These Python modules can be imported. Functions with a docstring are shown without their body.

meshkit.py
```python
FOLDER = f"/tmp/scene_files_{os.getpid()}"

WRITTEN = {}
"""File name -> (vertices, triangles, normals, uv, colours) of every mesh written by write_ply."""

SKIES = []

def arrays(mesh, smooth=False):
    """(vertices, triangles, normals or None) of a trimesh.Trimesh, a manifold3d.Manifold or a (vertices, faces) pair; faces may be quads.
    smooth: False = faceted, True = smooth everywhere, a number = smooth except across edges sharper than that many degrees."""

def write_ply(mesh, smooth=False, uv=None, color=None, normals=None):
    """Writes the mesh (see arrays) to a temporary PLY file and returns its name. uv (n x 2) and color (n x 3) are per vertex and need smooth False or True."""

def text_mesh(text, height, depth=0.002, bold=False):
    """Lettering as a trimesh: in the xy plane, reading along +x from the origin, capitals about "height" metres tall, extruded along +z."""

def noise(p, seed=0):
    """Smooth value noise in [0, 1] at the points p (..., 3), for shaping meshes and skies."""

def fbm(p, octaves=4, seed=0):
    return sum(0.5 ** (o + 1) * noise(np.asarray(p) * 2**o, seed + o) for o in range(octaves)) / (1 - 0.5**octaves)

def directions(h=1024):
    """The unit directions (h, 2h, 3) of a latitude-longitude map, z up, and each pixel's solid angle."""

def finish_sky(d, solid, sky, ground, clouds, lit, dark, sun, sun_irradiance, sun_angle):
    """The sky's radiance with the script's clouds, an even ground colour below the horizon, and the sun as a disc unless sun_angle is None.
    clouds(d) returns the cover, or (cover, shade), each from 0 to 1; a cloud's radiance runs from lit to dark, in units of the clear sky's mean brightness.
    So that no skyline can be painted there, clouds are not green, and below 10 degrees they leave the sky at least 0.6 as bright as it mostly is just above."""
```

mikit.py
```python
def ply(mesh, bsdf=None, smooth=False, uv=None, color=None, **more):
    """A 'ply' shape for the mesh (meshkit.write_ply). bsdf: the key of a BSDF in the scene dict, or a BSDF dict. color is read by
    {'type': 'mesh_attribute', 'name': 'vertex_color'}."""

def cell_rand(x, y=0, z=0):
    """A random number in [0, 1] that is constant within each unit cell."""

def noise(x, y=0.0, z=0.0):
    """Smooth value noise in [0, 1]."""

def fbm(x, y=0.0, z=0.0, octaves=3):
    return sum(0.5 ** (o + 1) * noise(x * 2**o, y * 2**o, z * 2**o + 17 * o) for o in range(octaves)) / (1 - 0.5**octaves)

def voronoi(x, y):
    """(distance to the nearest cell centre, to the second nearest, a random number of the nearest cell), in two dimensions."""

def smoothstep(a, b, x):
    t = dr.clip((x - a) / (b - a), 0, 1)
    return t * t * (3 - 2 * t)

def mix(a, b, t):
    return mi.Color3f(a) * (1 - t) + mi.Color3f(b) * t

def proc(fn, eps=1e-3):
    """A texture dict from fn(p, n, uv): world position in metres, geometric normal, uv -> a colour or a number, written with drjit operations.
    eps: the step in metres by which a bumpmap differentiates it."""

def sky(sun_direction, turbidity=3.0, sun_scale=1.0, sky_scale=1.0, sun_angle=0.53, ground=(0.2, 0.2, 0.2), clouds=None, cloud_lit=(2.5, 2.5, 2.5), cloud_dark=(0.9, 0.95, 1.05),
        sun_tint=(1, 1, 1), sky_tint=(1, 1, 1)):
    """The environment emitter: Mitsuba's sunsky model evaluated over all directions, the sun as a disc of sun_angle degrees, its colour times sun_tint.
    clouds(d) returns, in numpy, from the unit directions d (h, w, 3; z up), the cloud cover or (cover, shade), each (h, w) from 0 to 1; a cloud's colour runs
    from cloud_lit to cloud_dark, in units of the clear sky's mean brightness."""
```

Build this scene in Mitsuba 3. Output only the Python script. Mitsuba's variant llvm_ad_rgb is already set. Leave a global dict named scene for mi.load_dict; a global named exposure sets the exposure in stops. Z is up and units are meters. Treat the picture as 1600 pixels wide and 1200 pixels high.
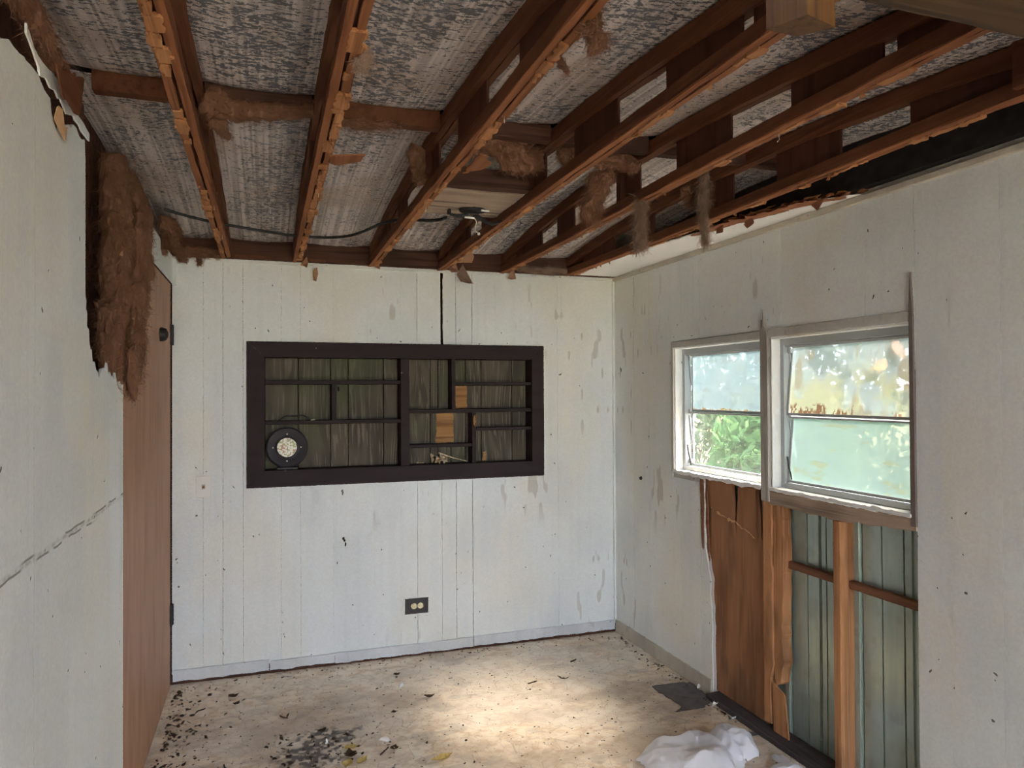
import math, random
import numpy as np, trimesh, mitsuba as mi, drjit as dr
import shapely, shapely.geometry as sg, shapely.ops as so
import mikit, meshkit
from mikit import proc, noise, fbm, voronoi, smoothstep, mix, cell_rand

scene, labels = {}, {}
T = mi.ScalarTransform4f

# ------------------------------------------------------------------ camera, sky, exposure
CAM = [0.0, 0.0, 1.443]
scene['camera'] = {'type': 'perspective', 'fov': 2 * math.degrees(math.atan(800 / 1138.17)), 'fov_axis': 'x',
                   'near_clip': 0.02, 'far_clip': 300,
                   'to_world': T().look_at(origin=CAM, target=[0.3202, 0.9473, 1.443 + 0.0113], up=[0.001, -0.012, 1.0])}


def overcast(d):
    n = meshkit.fbm(d * 3.0, 3, 5)
    return np.ones(d.shape[:2]), n


scene['sky'] = mikit.sky([0.54, -0.12, 0.83], turbidity=4.0, sun_scale=0.30, sun_angle=32.0, sky_scale=1.0, ground=(0.16, 0.18, 0.11),
                         clouds=overcast, cloud_lit=(0.955, 1.03, 1.16), cloud_dark=(0.735, 0.82, 0.975))
exposure = 6.72

# ------------------------------------------------------------------ materials
def rgb(*c):
    return {'type': 'rgb', 'value': list(c)}


def mat(key, color, rough=0.7, spec=0.3, bump=None, bscale=0.001, **k):
    col = proc(color) if callable(color) else rgb(*color)
    d = {'type': 'principled', 'base_color': col, 'roughness': proc(rough) if callable(rough) else rough, 'specular': spec, **k}
    if bump is not None:
        d = {'type': 'bumpmap', 'bsdf': d, 'tex': proc(bump), 'scale': bscale}
    scene[key] = {'type': 'twosided', 'bsdf': d}


def spots(u, v, f, r, keep):
    d, _, w = voronoi(u * f, v * f)
    return dr.select((w > 1 - keep) & (d < r * (0.4 + 0.6 * (w - 1 + keep) / keep)), 1.0, 0.0)


def paint(base, yellow, grey):
    def fn(p, n, uv):
        u, v = p.x + p.y, p.z
        lo = fbm(u * 2.3 + 3, v * 1.6, 1.0, octaves=3)
        st = noise(u * 42, v * 1.7, 4.0)
        c = mix(base, yellow, smoothstep(0.42, 0.72, lo) * 0.85)
        c = mix(c, grey, smoothstep(0.55, 0.85, noise(u * 5 + 9, v * 3.4, 8.0)) * 0.5 + smoothstep(0.62, 0.9, st) * 0.22)
        gr = noise(u * 160, v * 160, 2.0)
        c = c * (0.96 + 0.08 * gr)
        wu, wv = u + 0.012 * noise(u * 70, v * 70), v + 0.02 * noise(u * 60 + 5, v * 40)
        k = dr.maximum(spots(wu + 0.13, wv, 7.0, 0.040, 0.12), spots(wu, wv + 0.3, 17.0, 0.075, 0.05))
        sm = smoothstep(0.70, 0.80, fbm(u * 30, v * 9, 7.0, octaves=2)) * smoothstep(0.5, 0.8, noise(u * 3.1, v * 2.2, 5.0))
        c = mix(c, (0.30, 0.26, 0.20), sm * 0.45)
        return mix(c, (0.045, 0.038, 0.032), k * 0.85)
    return fn


WALL = ((0.70, 0.735, 0.72), (0.695, 0.695, 0.63), (0.62, 0.66, 0.665))      # one white paint on every wall
mat('m_paint', paint(*WALL), 0.55, 0.35)


def paint_left(p, n, uv):
    c = paint(*WALL)(p, n, uv)
    y, z = p.y, p.z
    wob = 0.007 * (noise(y * 7) - 0.5) + 0.003 * (noise(y * 31 + 4) - 0.5)
    a = smoothstep(0.0045, 0.001, dr.abs(z - 1.120 - wob)) * smoothstep(0.25, 0.45, noise(y * 12 + 2))
    b = smoothstep(0.004, 0.001, dr.abs(z - 1.106 + wob + 0.010 * smoothstep(1.9, 2.3, y))) * smoothstep(2.32, 2.2, y) * smoothstep(0.3, 0.5, noise(y * 17))
    g = smoothstep(0.010, 0.0, dr.abs(z - 1.113 - wob)) * noise(y * 80, z * 80) * 0.5
    c = mix(c, (0.20, 0.19, 0.16), dr.maximum(dr.maximum(a, b) * 0.85, g))
    s = smoothstep(0.006, 0.002, dr.abs(y - 1.705 - 0.004 * noise(z * 11))) * smoothstep(0.55, 0.62, noise(z * 16 + 3)) * smoothstep(1.08, 1.04, z)
    return mix(c, (0.06, 0.05, 0.045), s)


mat('m_paint_left', paint_left, 0.55, 0.35)


def wood(base, dark, light, axis='z', f=60.0, stain=0.35, stainc=(0.06, 0.04, 0.03)):
    def fn(p, n, uv):
        x, y, z = (p.x, p.y, p.z) if axis == 'z' else (p.x, p.z, p.y) if axis == 'y' else (p.z, p.y, p.x)
        w = noise(x * 9, y * 9, z * 1.3)
        g = noise(x * f + w * 3, y * f + w * 3, z * 2.2)
        g2 = noise(x * f * 3.1, y * f * 3.1, z * 7.0)
        c = mix(dark, base, smoothstep(0.1, 0.6, g))
        c = mix(c, light, smoothstep(0.45, 0.95, g2) * 0.55)
        s = smoothstep(0.55, 0.8, fbm(x * 7 + 5, y * 7, z * 3.0, octaves=3))
        return mix(c, stainc, s * stain)
    return fn


mat('m_truss', wood((0.120, 0.046, 0.023), (0.075, 0.028, 0.015), (0.155, 0.064, 0.032), 'y', 70, 0.5, (0.09, 0.036, 0.017)), 0.75, 0.2)
mat('m_lightwood', wood((0.25, 0.100, 0.042), (0.155, 0.057, 0.025), (0.32, 0.14, 0.06), 'y', 80, 0.45, (0.12, 0.045, 0.02)), 0.75, 0.2)  # lighter wood; on chord undersides it paints in their brighter tone
mat('m_web', wood((0.075, 0.030, 0.019), (0.055, 0.022, 0.014), (0.095, 0.040, 0.025), 'z', 40, 0.4), 0.75, 0.2)
mat('m_scrap', wood((0.37, 0.175, 0.075), (0.23, 0.095, 0.04), (0.47, 0.26, 0.125), 'y', 110, 0.5, (0.2, 0.08, 0.03)), 0.85, 0.2)
mat('m_darkwood', wood((0.075, 0.036, 0.024), (0.035, 0.018, 0.013), (0.11, 0.052, 0.033), 'x', 60, 0.5, (0.02, 0.014, 0.012)), 0.8, 0.2)
mat('m_black', lambda p, n, uv: mix((0.010, 0.0095, 0.009), (0.030, 0.027, 0.024), fbm(p.x * 30, p.y * 30, p.z * 30)), 0.9, 0.1)
mat('m_luanraw', wood((0.27, 0.115, 0.06), (0.17, 0.068, 0.035), (0.36, 0.17, 0.09), 'y', 60, 0.45, (0.10, 0.05, 0.03)), 0.8, 0.2)
mat('m_greywood', wood((0.15, 0.125, 0.11), (0.09, 0.072, 0.062), (0.21, 0.18, 0.16), 'z', 80, 0.4, (0.08, 0.055, 0.045)), 0.8, 0.2)
mat('m_luan', wood((0.375, 0.205, 0.122), (0.335, 0.175, 0.102), (0.42, 0.245, 0.15), 'z', 20, 0.12, (0.17, 0.085, 0.05)), 0.5, 0.35)
mat('m_stud', wood((0.44, 0.215, 0.095), (0.28, 0.12, 0.05), (0.54, 0.29, 0.14), 'z', 55, 0.6, (0.14, 0.07, 0.04)), 0.75, 0.25)
mat('m_ply', wood((0.30, 0.145, 0.070), (0.20, 0.09, 0.042), (0.36, 0.20, 0.105), 'z', 30, 0.7, (0.11, 0.058, 0.034)), 0.7, 0.25)
mat('m_brace', wood((0.20, 0.095, 0.052), (0.12, 0.055, 0.03), (0.27, 0.13, 0.07), 'y', 60, 0.4), 0.75, 0.25)
mat('m_sill', wood((0.36, 0.27, 0.20), (0.20, 0.15, 0.11), (0.48, 0.40, 0.32), 'y', 60, 0.5, (0.13, 0.09, 0.06)), 0.75, 0.25)
mat('m_mullion', wood((0.40, 0.38, 0.345), (0.24, 0.22, 0.195), (0.50, 0.48, 0.44), 'z', 80, 0.4, (0.14, 0.10, 0.075)), 0.7, 0.25)
mat('m_beam', wood((0.075, 0.041, 0.015), (0.038, 0.021, 0.009), (0.115, 0.066, 0.024), 'x', 45, 0.6, (0.05, 0.032, 0.018)), 0.6, 0.3)
mat('m_post', wood((0.092, 0.041, 0.010), (0.050, 0.021, 0.007), (0.135, 0.066, 0.017), 'z', 120, 0.4, (0.09, 0.045, 0.02)), 0.55, 0.35)
mat('m_paleboard', wood((0.36, 0.275, 0.205), (0.15, 0.105, 0.078), (0.46, 0.37, 0.285), 'x', 40, 0.55, (0.17, 0.10, 0.065)), 0.8, 0.2)
mat('m_plate_dark', wood((0.062, 0.054, 0.052), (0.038, 0.033, 0.032), (0.095, 0.083, 0.08), 'y', 40, 0.3), 0.8, 0.25)


def frame_col(p, n, uv):
    c = mix((0.024, 0.0165, 0.0165), (0.036, 0.0255, 0.0255), fbm(p.x * 6, p.z * 30, p.y * 6, octaves=2))
    return mix(c, (0.28, 0.25, 0.25), spots(p.x, p.z, 8.0, 0.035, 0.2))


mat('m_frame', frame_col, 0.65, 0.15)


def niche_col(p, n, uv):
    x, z = p.x, p.z
    w = noise(x * 14, z * 3.0)
    g = noise(x * 150 + 6 * w, z * 8 + 2 * w, 1.0)
    c = mix((0.058, 0.047, 0.032), (0.098, 0.080, 0.054), smoothstep(0.2, 0.7, noise(x * 34 + 4 * w, z * 4, 3.0)))
    c = mix(c, (0.20, 0.175, 0.125), smoothstep(0.60, 0.9, g) * 0.6)
    return mix(c, (0.075, 0.088, 0.035), smoothstep(0.45, 0.75, fbm(x * 4 + 1, z * 4, 2.0)) * 0.55)


mat('m_niche', niche_col, 0.65, 0.3)


def roof_col(p, n, uv):
    x, y = p.x, p.y
    st = noise(x * 150, y * 1.4, 1.0) * 0.6 + noise(x * 66, y * 0.9, 7.0) * 0.4
    w = noise(x * 11, y * 11, 9.0)
    c = mix((0.29, 0.25, 0.225), (0.63, 0.58, 0.545), smoothstep(0.2, 0.8, st) * 0.8 + 0.25 * noise(x * 7, y * 6, 3.0))
    c = mix(c, (0.36, 0.255, 0.185), smoothstep(0.45, 0.8, fbm(x * 5 + 7, y * 4, 6.0, octaves=2)) * 0.5)
    fl = noise(x * 70 + 3 * w, y * 140 + 2 * w, 2.0) * 0.48 + noise(x * 170, y * 300, 5.0) * 0.32 + noise(x * 400, y * 620, 3.0) * 0.20
    dens = fbm(x * 6.5 + 2, y * 2.2 + 1, 4.0, octaves=3) - 0.17 * (st - 0.5)
    thr = 0.68 - 0.20 * smoothstep(0.28, 0.72, dens)
    k = smoothstep(thr, thr + 0.03, fl)
    c = mix(c, mix((0.055, 0.055, 0.058), (0.10, 0.11, 0.135), noise(x * 30, y * 40)), k * 0.88)
    hi = smoothstep(0.72, 0.80, noise(x * 90, y * 190, 11.0) * 0.7 + 0.3 * noise(x * 300, y * 500, 1.0))
    return mix(c, (0.74, 0.70, 0.675), hi * 0.55 * (1 - k))


def roof_bump(p, n, uv):
    return noise(p.x * 62, p.y * 135, 2.0) * 0.6 + noise(p.x * 95, p.y * 1.6, 1.0) * 0.4


mat('m_roof', roof_col, 0.5, 0.35, bump=roof_bump, bscale=0.0012)


def floor_col(p, n, uv):
    x, y = p.x, p.y
    m = fbm(x * 26, y * 32, 1.0, octaves=3)
    c = mix((0.66, 0.53, 0.385), (0.84, 0.735, 0.585), smoothstep(0.25, 0.72, m))
    c = mix(c, (0.84, 0.77, 0.66), smoothstep(0.52, 0.75, noise(x * 75, y * 95, 5.0)) * 0.45)
    worn = smoothstep(0.46, 0.64, fbm(x * 1.9 + 4.2, y * 2.3 + 0.6, 3.0, octaves=3))
    c = mix(c, (0.74, 0.70, 0.63), worn * 0.5)
    grime = smoothstep(0.50, 0.74, fbm(x * 3.3 + 9, y * 4.1, 8.0, octaves=4))
    c = mix(c, (0.38, 0.30, 0.225), grime * 0.5)
    # grease-black scuffs with a ragged outline
    r = dr.sqrt(dr.square((x - 0.20 - 0.35 * (y - 3.05)) / 0.20) + dr.square((y - 3.06) / 0.24)) + 1.3 * (fbm(x * 16, y * 16, 2.0, octaves=3) - 0.5)
    c = mix(c, (0.085, 0.075, 0.072), smoothstep(0.80, 0.45, r) * smoothstep(0.2, 0.6, noise(x * 70, y * 60, 3.0)) * 0.9)
    sm = smoothstep(0.66, 0.76, fbm(x * 6.5, y * 9.5, 12.0, octaves=3))
    c = mix(c, (0.33, 0.29, 0.25), sm * 0.30)
    d = dr.maximum(spots(x, y, 34.0, 0.15, 0.13), spots(x + 0.4, y, 14.0, 0.09, 0.16))
    wav = voronoi(x * 17 + 2 * noise(x * 8, y * 8), y * 17 + 2 * noise(x * 8 + 5, y * 8))
    c = mix(c, (0.30, 0.235, 0.16), smoothstep(0.05, 0.015, wav[1] - wav[0]) * 0.35)
    return mix(c, (0.06, 0.047, 0.04), d * 0.85)


mat('m_floor', floor_col, 0.6, 0.3)
mat('m_slate', lambda p, n, uv: mix((0.085, 0.078, 0.078), (0.165, 0.15, 0.145), fbm(p.x * 30, p.y * 30, 1.0)), 0.7, 0.3)


def insul_col(p, n, uv):
    c = mix((0.10, 0.046, 0.027), (0.235, 0.122, 0.074), fbm(p.x * 24, p.y * 24, p.z * 13, octaves=3))
    return mix(c, (0.30, 0.18, 0.115), smoothstep(0.6, 0.9, noise(p.x * 90, p.y * 90, p.z * 40)) * 0.55)


mat('m_insul', insul_col, 0.95, 0.05, sheen=0.4)
mat('m_insul_pale', lambda p, n, uv: mix((0.19, 0.118, 0.08), (0.37, 0.265, 0.20), fbm(p.x * 24, p.y * 24, p.z * 13, octaves=3)), 0.95, 0.05, sheen=0.4)


def siding_col(p, n, uv):
    y, z = p.y, p.z
    g = fbm(y * 60, z * 7, 1.0, octaves=2)
    c = mix((0.34, 0.44, 0.395), (0.43, 0.53, 0.475), g)
    return mix(c, (0.24, 0.25, 0.20), smoothstep(0.58, 0.8, fbm(y * 26, z * 20, 4.0)) * 0.22)


mat('m_siding', siding_col, 0.22, 0.6, metallic=0.25)
mat('m_alu', (0.42, 0.45, 0.46), 0.45, 0.5, metallic=0.3)
mat('m_jamb', paint((0.78, 0.79, 0.77), (0.72, 0.70, 0.62), (0.62, 0.64, 0.64)), 0.5, 0.35)
mat('m_trimgrey', paint((0.50, 0.49, 0.45), (0.45, 0.42, 0.36), (0.38, 0.38, 0.36)), 0.6, 0.3)
mat('m_base', paint((0.60, 0.63, 0.64), (0.56, 0.57, 0.55), (0.45, 0.48, 0.50)), 0.5, 0.35)
mat('m_base_tan', paint((0.52, 0.49, 0.41), (0.46, 0.43, 0.35), (0.38, 0.36, 0.31)), 0.55, 0.3)
mat('m_white', (0.80, 0.80, 0.77), 0.6, 0.3)
mat('m_plate', (0.70, 0.69, 0.64), 0.4, 0.4)
mat('m_ivory', (0.74, 0.66, 0.42), 0.4, 0.4)
mat('m_blackplastic', (0.022, 0.019, 0.020), 0.4, 0.45)
mat('m_iron', (0.016, 0.015, 0.015), 0.5, 0.4)
mat('m_wire', (0.72, 0.62, 0.45), 0.35, 0.5)
mat('m_steel', (0.75, 0.74, 0.72), 0.3, 0.5, metallic=0.8)
mat('m_leaf_yellow', lambda p, n, uv: mix((0.46, 0.33, 0.09), (0.66, 0.52, 0.20), noise(p.x * 140, p.y * 140)), 0.7, 0.3)
mat('m_leaf_brown', lambda p, n, uv: mix((0.035, 0.024, 0.017), (0.085, 0.055, 0.035), noise(p.x * 120, p.y * 120)), 0.8, 0.2)
mat('m_litter', lambda p, n, uv: mix((0.025, 0.019, 0.015), (0.075, 0.052, 0.036), noise(p.x * 60, p.y * 60)), 0.9, 0.1)
mat('m_tanpaper', lambda p, n, uv: mix((0.42, 0.24, 0.12), (0.58, 0.38, 0.22), fbm(p.x * 60, p.y * 60, p.z * 60)), 0.85, 0.15)
mat('m_straw', (0.52, 0.42, 0.29), 0.85, 0.15)
mat('m_ochrewood', wood((0.36, 0.19, 0.075), (0.20, 0.09, 0.035), (0.46, 0.27, 0.12), 'x', 60, 0.3), 0.8, 0.2)


mat('m_plaque', (0.030, 0.029, 0.034), 0.35, 0.5)


def dial_col(p, n, uv):
    c = mix((0.70, 0.69, 0.55), (0.62, 0.60, 0.44), fbm(p.x * 60, p.z * 60))
    c = mix(c, (0.30, 0.32, 0.10), smoothstep(0.60, 0.70, noise(p.x * 130, p.z * 130, 2.0)))
    return mix(c, (0.45, 0.14, 0.06), smoothstep(0.74, 0.82, noise(p.x * 140, p.z * 140, 7.0)))


mat('m_dial', dial_col, 0.35, 0.45)


def thin(key, color, trans, rough=0.6):
    scene[key] = {'type': 'principledthin', 'base_color': proc(color) if callable(color) else rgb(*color), 'roughness': rough,
                  'diff_trans': trans, 'spec_trans': 0.0, 'eta': 1.4}


def pane_a(p, n, uv):
    c = mix((0.54, 0.80, 0.97), (0.70, 0.92, 1.0), fbm(p.y * 9, p.z * 12, 1.0))
    c = mix(c, (0.50, 0.65, 0.74), smoothstep(0.6, 0.8, fbm(p.y * 16, p.z * 22, 6.0)) * 0.5)
    return mix(c, (0.52, 0.38, 0.18), smoothstep(0.0, -0.008, p.z - 1.352 - 0.018 * fbm(p.y * 45, 2.0)) * smoothstep(0.2, 0.6, noise(p.y * 120, p.z * 90)))


def pane_b(p, n, uv):
    y, z = p.y, p.z
    a = fbm(y * 11, z * 9, 2.0, octaves=3)
    c = mix((0.74, 0.92, 0.98), (0.86, 0.95, 0.70), smoothstep(0.40, 0.62, a) * smoothstep(1.60, 1.46, z + 0.1 * noise(y * 9)))
    c = mix(c, (0.42, 0.55, 0.58), smoothstep(0.50, 0.66, fbm(y * 8 + 3.3, z * 7, 5.0, octaves=4)) * 0.75)
    c = mix(c, (0.62, 0.56, 0.42), smoothstep(0.60, 0.75, fbm(y * 13 + 1, z * 6, 9.0)) * 0.7)
    rust = smoothstep(0.0, -0.018, z - 1.352 - 0.055 * fbm(y * 26, 3.0, octaves=3)) * smoothstep(0.35, 0.55, noise(y * 22 + 2)) * smoothstep(0.3, 0.5, noise(y * 150, z * 90))
    return mix(c, (0.36, 0.17, 0.10), rust * 0.95)


def pane_c(p, n, uv):
    y, z = p.y, p.z
    c = mix((0.55, 0.86, 0.84), (0.65, 0.93, 0.92), fbm(y * 3, z * 16, 1.0))
    c = mix(c, (0.58, 0.85, 0.88), smoothstep(0.5, 0.75, fbm(y * 6, z * 7, 7.0)) * 0.6)
    return mix(c, (0.62, 0.70, 0.42), smoothstep(0.62, 0.78, fbm(y * 9, z * 26, 3.0)) * 0.5)


for k, f, w in (('a', pane_a, 0.07), ('b', pane_b, 0.09), ('c', pane_c, 0.12)):
    thin('m_pane_film_' + k, f, 0.13)
    scene['m_pane_' + k] = {'type': 'blendbsdf', 'weight': w, 'a': {'type': 'ref', 'id': 'm_pane_film_' + k}, 'b': {'type': 'thindielectric'}}
thin('m_pane_film_d', lambda p, n, uv: mix((0.80, 0.88, 0.90), (0.90, 0.94, 0.92), fbm(p.y * 20, p.z * 20, 1.0)), 0.13)
scene['m_glass'] = {'type': 'blendbsdf', 'weight': 0.86, 'a': {'type': 'ref', 'id': 'm_pane_film_d'}, 'b': {'type': 'thindielectric'}}
thin('m_bag', lambda p, n, uv: mix((0.78, 0.80, 0.86), (0.90, 0.91, 0.94), fbm(p.x * 20, p.y * 20, p.z * 20)), 0.5, 0.3)
thin('m_leafpaper', (0.88, 0.62, 0.25), 1.0)
thin('m_leafpink', (0.90, 0.60, 0.42), 1.0)


def leafc(a, b):
    return lambda p, n, uv: mix(a, b, noise(p.x * 3, p.y * 3, p.z * 3) * 0.7 + 0.3 * noise(p.x * 31, p.y * 31, p.z * 31))


thin('m_fol_bright', leafc((0.065, 0.15, 0.055), (0.155, 0.26, 0.12)), 0.9, 0.45)
thin('m_fol_mid', leafc((0.06, 0.10, 0.055), (0.15, 0.20, 0.12)), 0.8, 0.5)
thin('m_fol_dark', leafc((0.06, 0.15, 0.05), (0.16, 0.28, 0.10)), 0.7, 0.5)
mat('m_bark', wood((0.16, 0.12, 0.09), (0.09, 0.065, 0.05), (0.24, 0.19, 0.15), 'z', 40, 0.3), 0.9, 0.1)
mat('m_ground', lambda p, n, uv: mix((0.10, 0.11, 0.05), (0.22, 0.20, 0.11), fbm(p.x * 3, p.y * 3, 0.0)), 0.95, 0.1)

mat('m_bounce_slab', lambda p, n, uv: mix((0.42, 0.41, 0.38), (0.55, 0.53, 0.49), fbm(p.x * 2, p.y * 2, 0.0)), 0.9, 0.1)

# ------------------------------------------------------------------ helpers
D, L, R, H = 3.98, -0.442, 2.0, 2.13
rng = np.random.default_rng(7)


def add(key, mesh, m, smooth=False, label=None, cat=None, group=None, kind=None, **kw):
    if key in scene:
        i = 1
        while f'{key}_{i:03d}' in scene:
            i += 1
        key = f'{key}_{i:03d}'
    scene[key] = mikit.ply(mesh, m, smooth=smooth, **kw)
    info(key, label, cat, group, kind)
    return key


def info(key, label=None, cat=None, group=None, kind=None):
    d = {k: v for k, v in (('label', label), ('category', cat), ('group', group), ('kind', kind)) if v}
    if d:
        labels[key] = {**labels.get(key, {}), **d}


def cat_(*ms):
    return trimesh.util.concatenate(list(ms))


def box(x0, x1, y0, y1, z0, z1, b=0.0015):
    x0, x1 = sorted((x0, x1)); y0, y1 = sorted((y0, y1)); z0, z1 = sorted((z0, z1))
    b = min(b, (x1 - x0) * .3, (y1 - y0) * .3, (z1 - z0) * .3)
    pts = []
    for sx, X in ((1, x0), (-1, x1)):
        for sy, Y in ((1, y0), (-1, y1)):
            for sz, Z in ((1, z0), (-1, z1)):
                pts += [(X, Y + sy * b, Z + sz * b), (X + sx * b, Y, Z + sz * b), (X + sx * b, Y + sy * b, Z)]
    return trimesh.convex.convex_hull(np.array(pts))


def rough(m, size=0.03, amp=0.0015, f=30, seed=1):
    v, fc = trimesh.remesh.subdivide_to_size(m.vertices, m.faces, size, max_iter=12)
    m = trimesh.Trimesh(v, fc); m.merge_vertices()
    d = np.stack([meshkit.fbm(m.vertices * f, 3, seed + k) - .5 for k in range(3)], 1)
    m.vertices = m.vertices + 2 * amp * d
    return m


def beam(a, b, w, h, up=(0, 0, 1)):
    """a board from a to b, w wide, h high"""
    a, b = np.array(a, float), np.array(b, float)
    t = b - a; ln = np.linalg.norm(t); t /= ln
    s = np.cross(t, up); s /= np.linalg.norm(s); u = np.cross(s, t)
    m = box(-w / 2, w / 2, 0, ln, -h / 2, h / 2)
    M = np.eye(4); M[:3, 0], M[:3, 1], M[:3, 2], M[:3, 3] = s, t, u, a
    m.apply_transform(M)
    return m


def tube(pts, r, n=8):
    pts = np.array(pts, float)
    r = np.broadcast_to(r, len(pts))
    tn = np.gradient(pts, axis=0); tn /= np.linalg.norm(tn, axis=1, keepdims=True) + 1e-12
    ref = np.array([0.31, 0.22, 0.92]); rings = []
    for p, t, q in zip(pts, tn, r):
        s = np.cross(t, ref); s /= np.linalg.norm(s); u = np.cross(s, t)
        a = np.arange(n) * 2 * np.pi / n
        rings.append(p + q * (np.cos(a)[:, None] * s + np.sin(a)[:, None] * u))
    v = np.vstack(rings + [pts[:1], pts[-1:]])
    f = []
    for i in range(len(pts) - 1):
        for j in range(n):
            a, b, c, d = i * n + j, i * n + (j + 1) % n, (i + 1) * n + (j + 1) % n, (i + 1) * n + j
            f += [(a, b, c), (a, c, d)]
    e = len(pts) * n
    for j in range(n):
        f += [(e, (j + 1) % n, j), (e + 1, (len(pts) - 1) * n + j, (len(pts) - 1) * n + (j + 1) % n)]
    return trimesh.Trimesh(v, f, process=False)


def spline(pts, n=40):
    from scipy.interpolate import CubicSpline
    pts = np.array(pts, float)
    s = np.r_[0, np.cumsum(np.linalg.norm(np.diff(pts, axis=0), axis=1))]
    return CubicSpline(s, pts)(np.linspace(0, s[-1], n))


def jag(line, amp, step, seed):
    """a polyline made ragged"""
    g = np.random.default_rng(seed); out = []
    line = np.array(line, float)
    for a, b in zip(line[:-1], line[1:]):
        n = max(1, int(np.linalg.norm(b - a) / step))
        nrm = np.array([-(b - a)[1], (b - a)[0]]) / (np.linalg.norm(b - a) + 1e-9)
        for i in range(n):
            t = (i + (g.random() * .7 if i else 0)) / n
            out.append(a + (b - a) * t + (nrm * amp * g.normal() if i else 0))
    out.append(line[-1])
    return [tuple(p) for p in out]


def slab(poly, t, plane, at):
    """extrude a shapely polygon: plane 'back' (x,z)->y from at, 'right' (y,z)->x, 'left' (y,z)->-x, 'floor' (x,y)->z, 'under' (x,y)-> z up"""
    poly = poly.buffer(0)
    ms = [trimesh.creation.extrude_polygon(g, t, engine='earcut') for g in getattr(poly, 'geoms', [poly]) if g.area > 1e-7]
    m = cat_(*ms)
    a, b, c = m.vertices.T
    if plane == 'back':
        m.vertices = np.stack([a, at + c, b], 1)
    elif plane == 'right':
        m.vertices = np.stack([at + c, a, b], 1)
    elif plane == 'left':
        m.vertices = np.stack([at - c, a, b], 1)
    else:
        m.vertices = np.stack([a, b, at + c], 1)
    m.fix_normals()
    return m


def P(*pts):
    return sg.Polygon(pts)


def rect(a0, b0, a1, b1):
    return sg.box(a0, b0, a1, b1)


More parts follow.
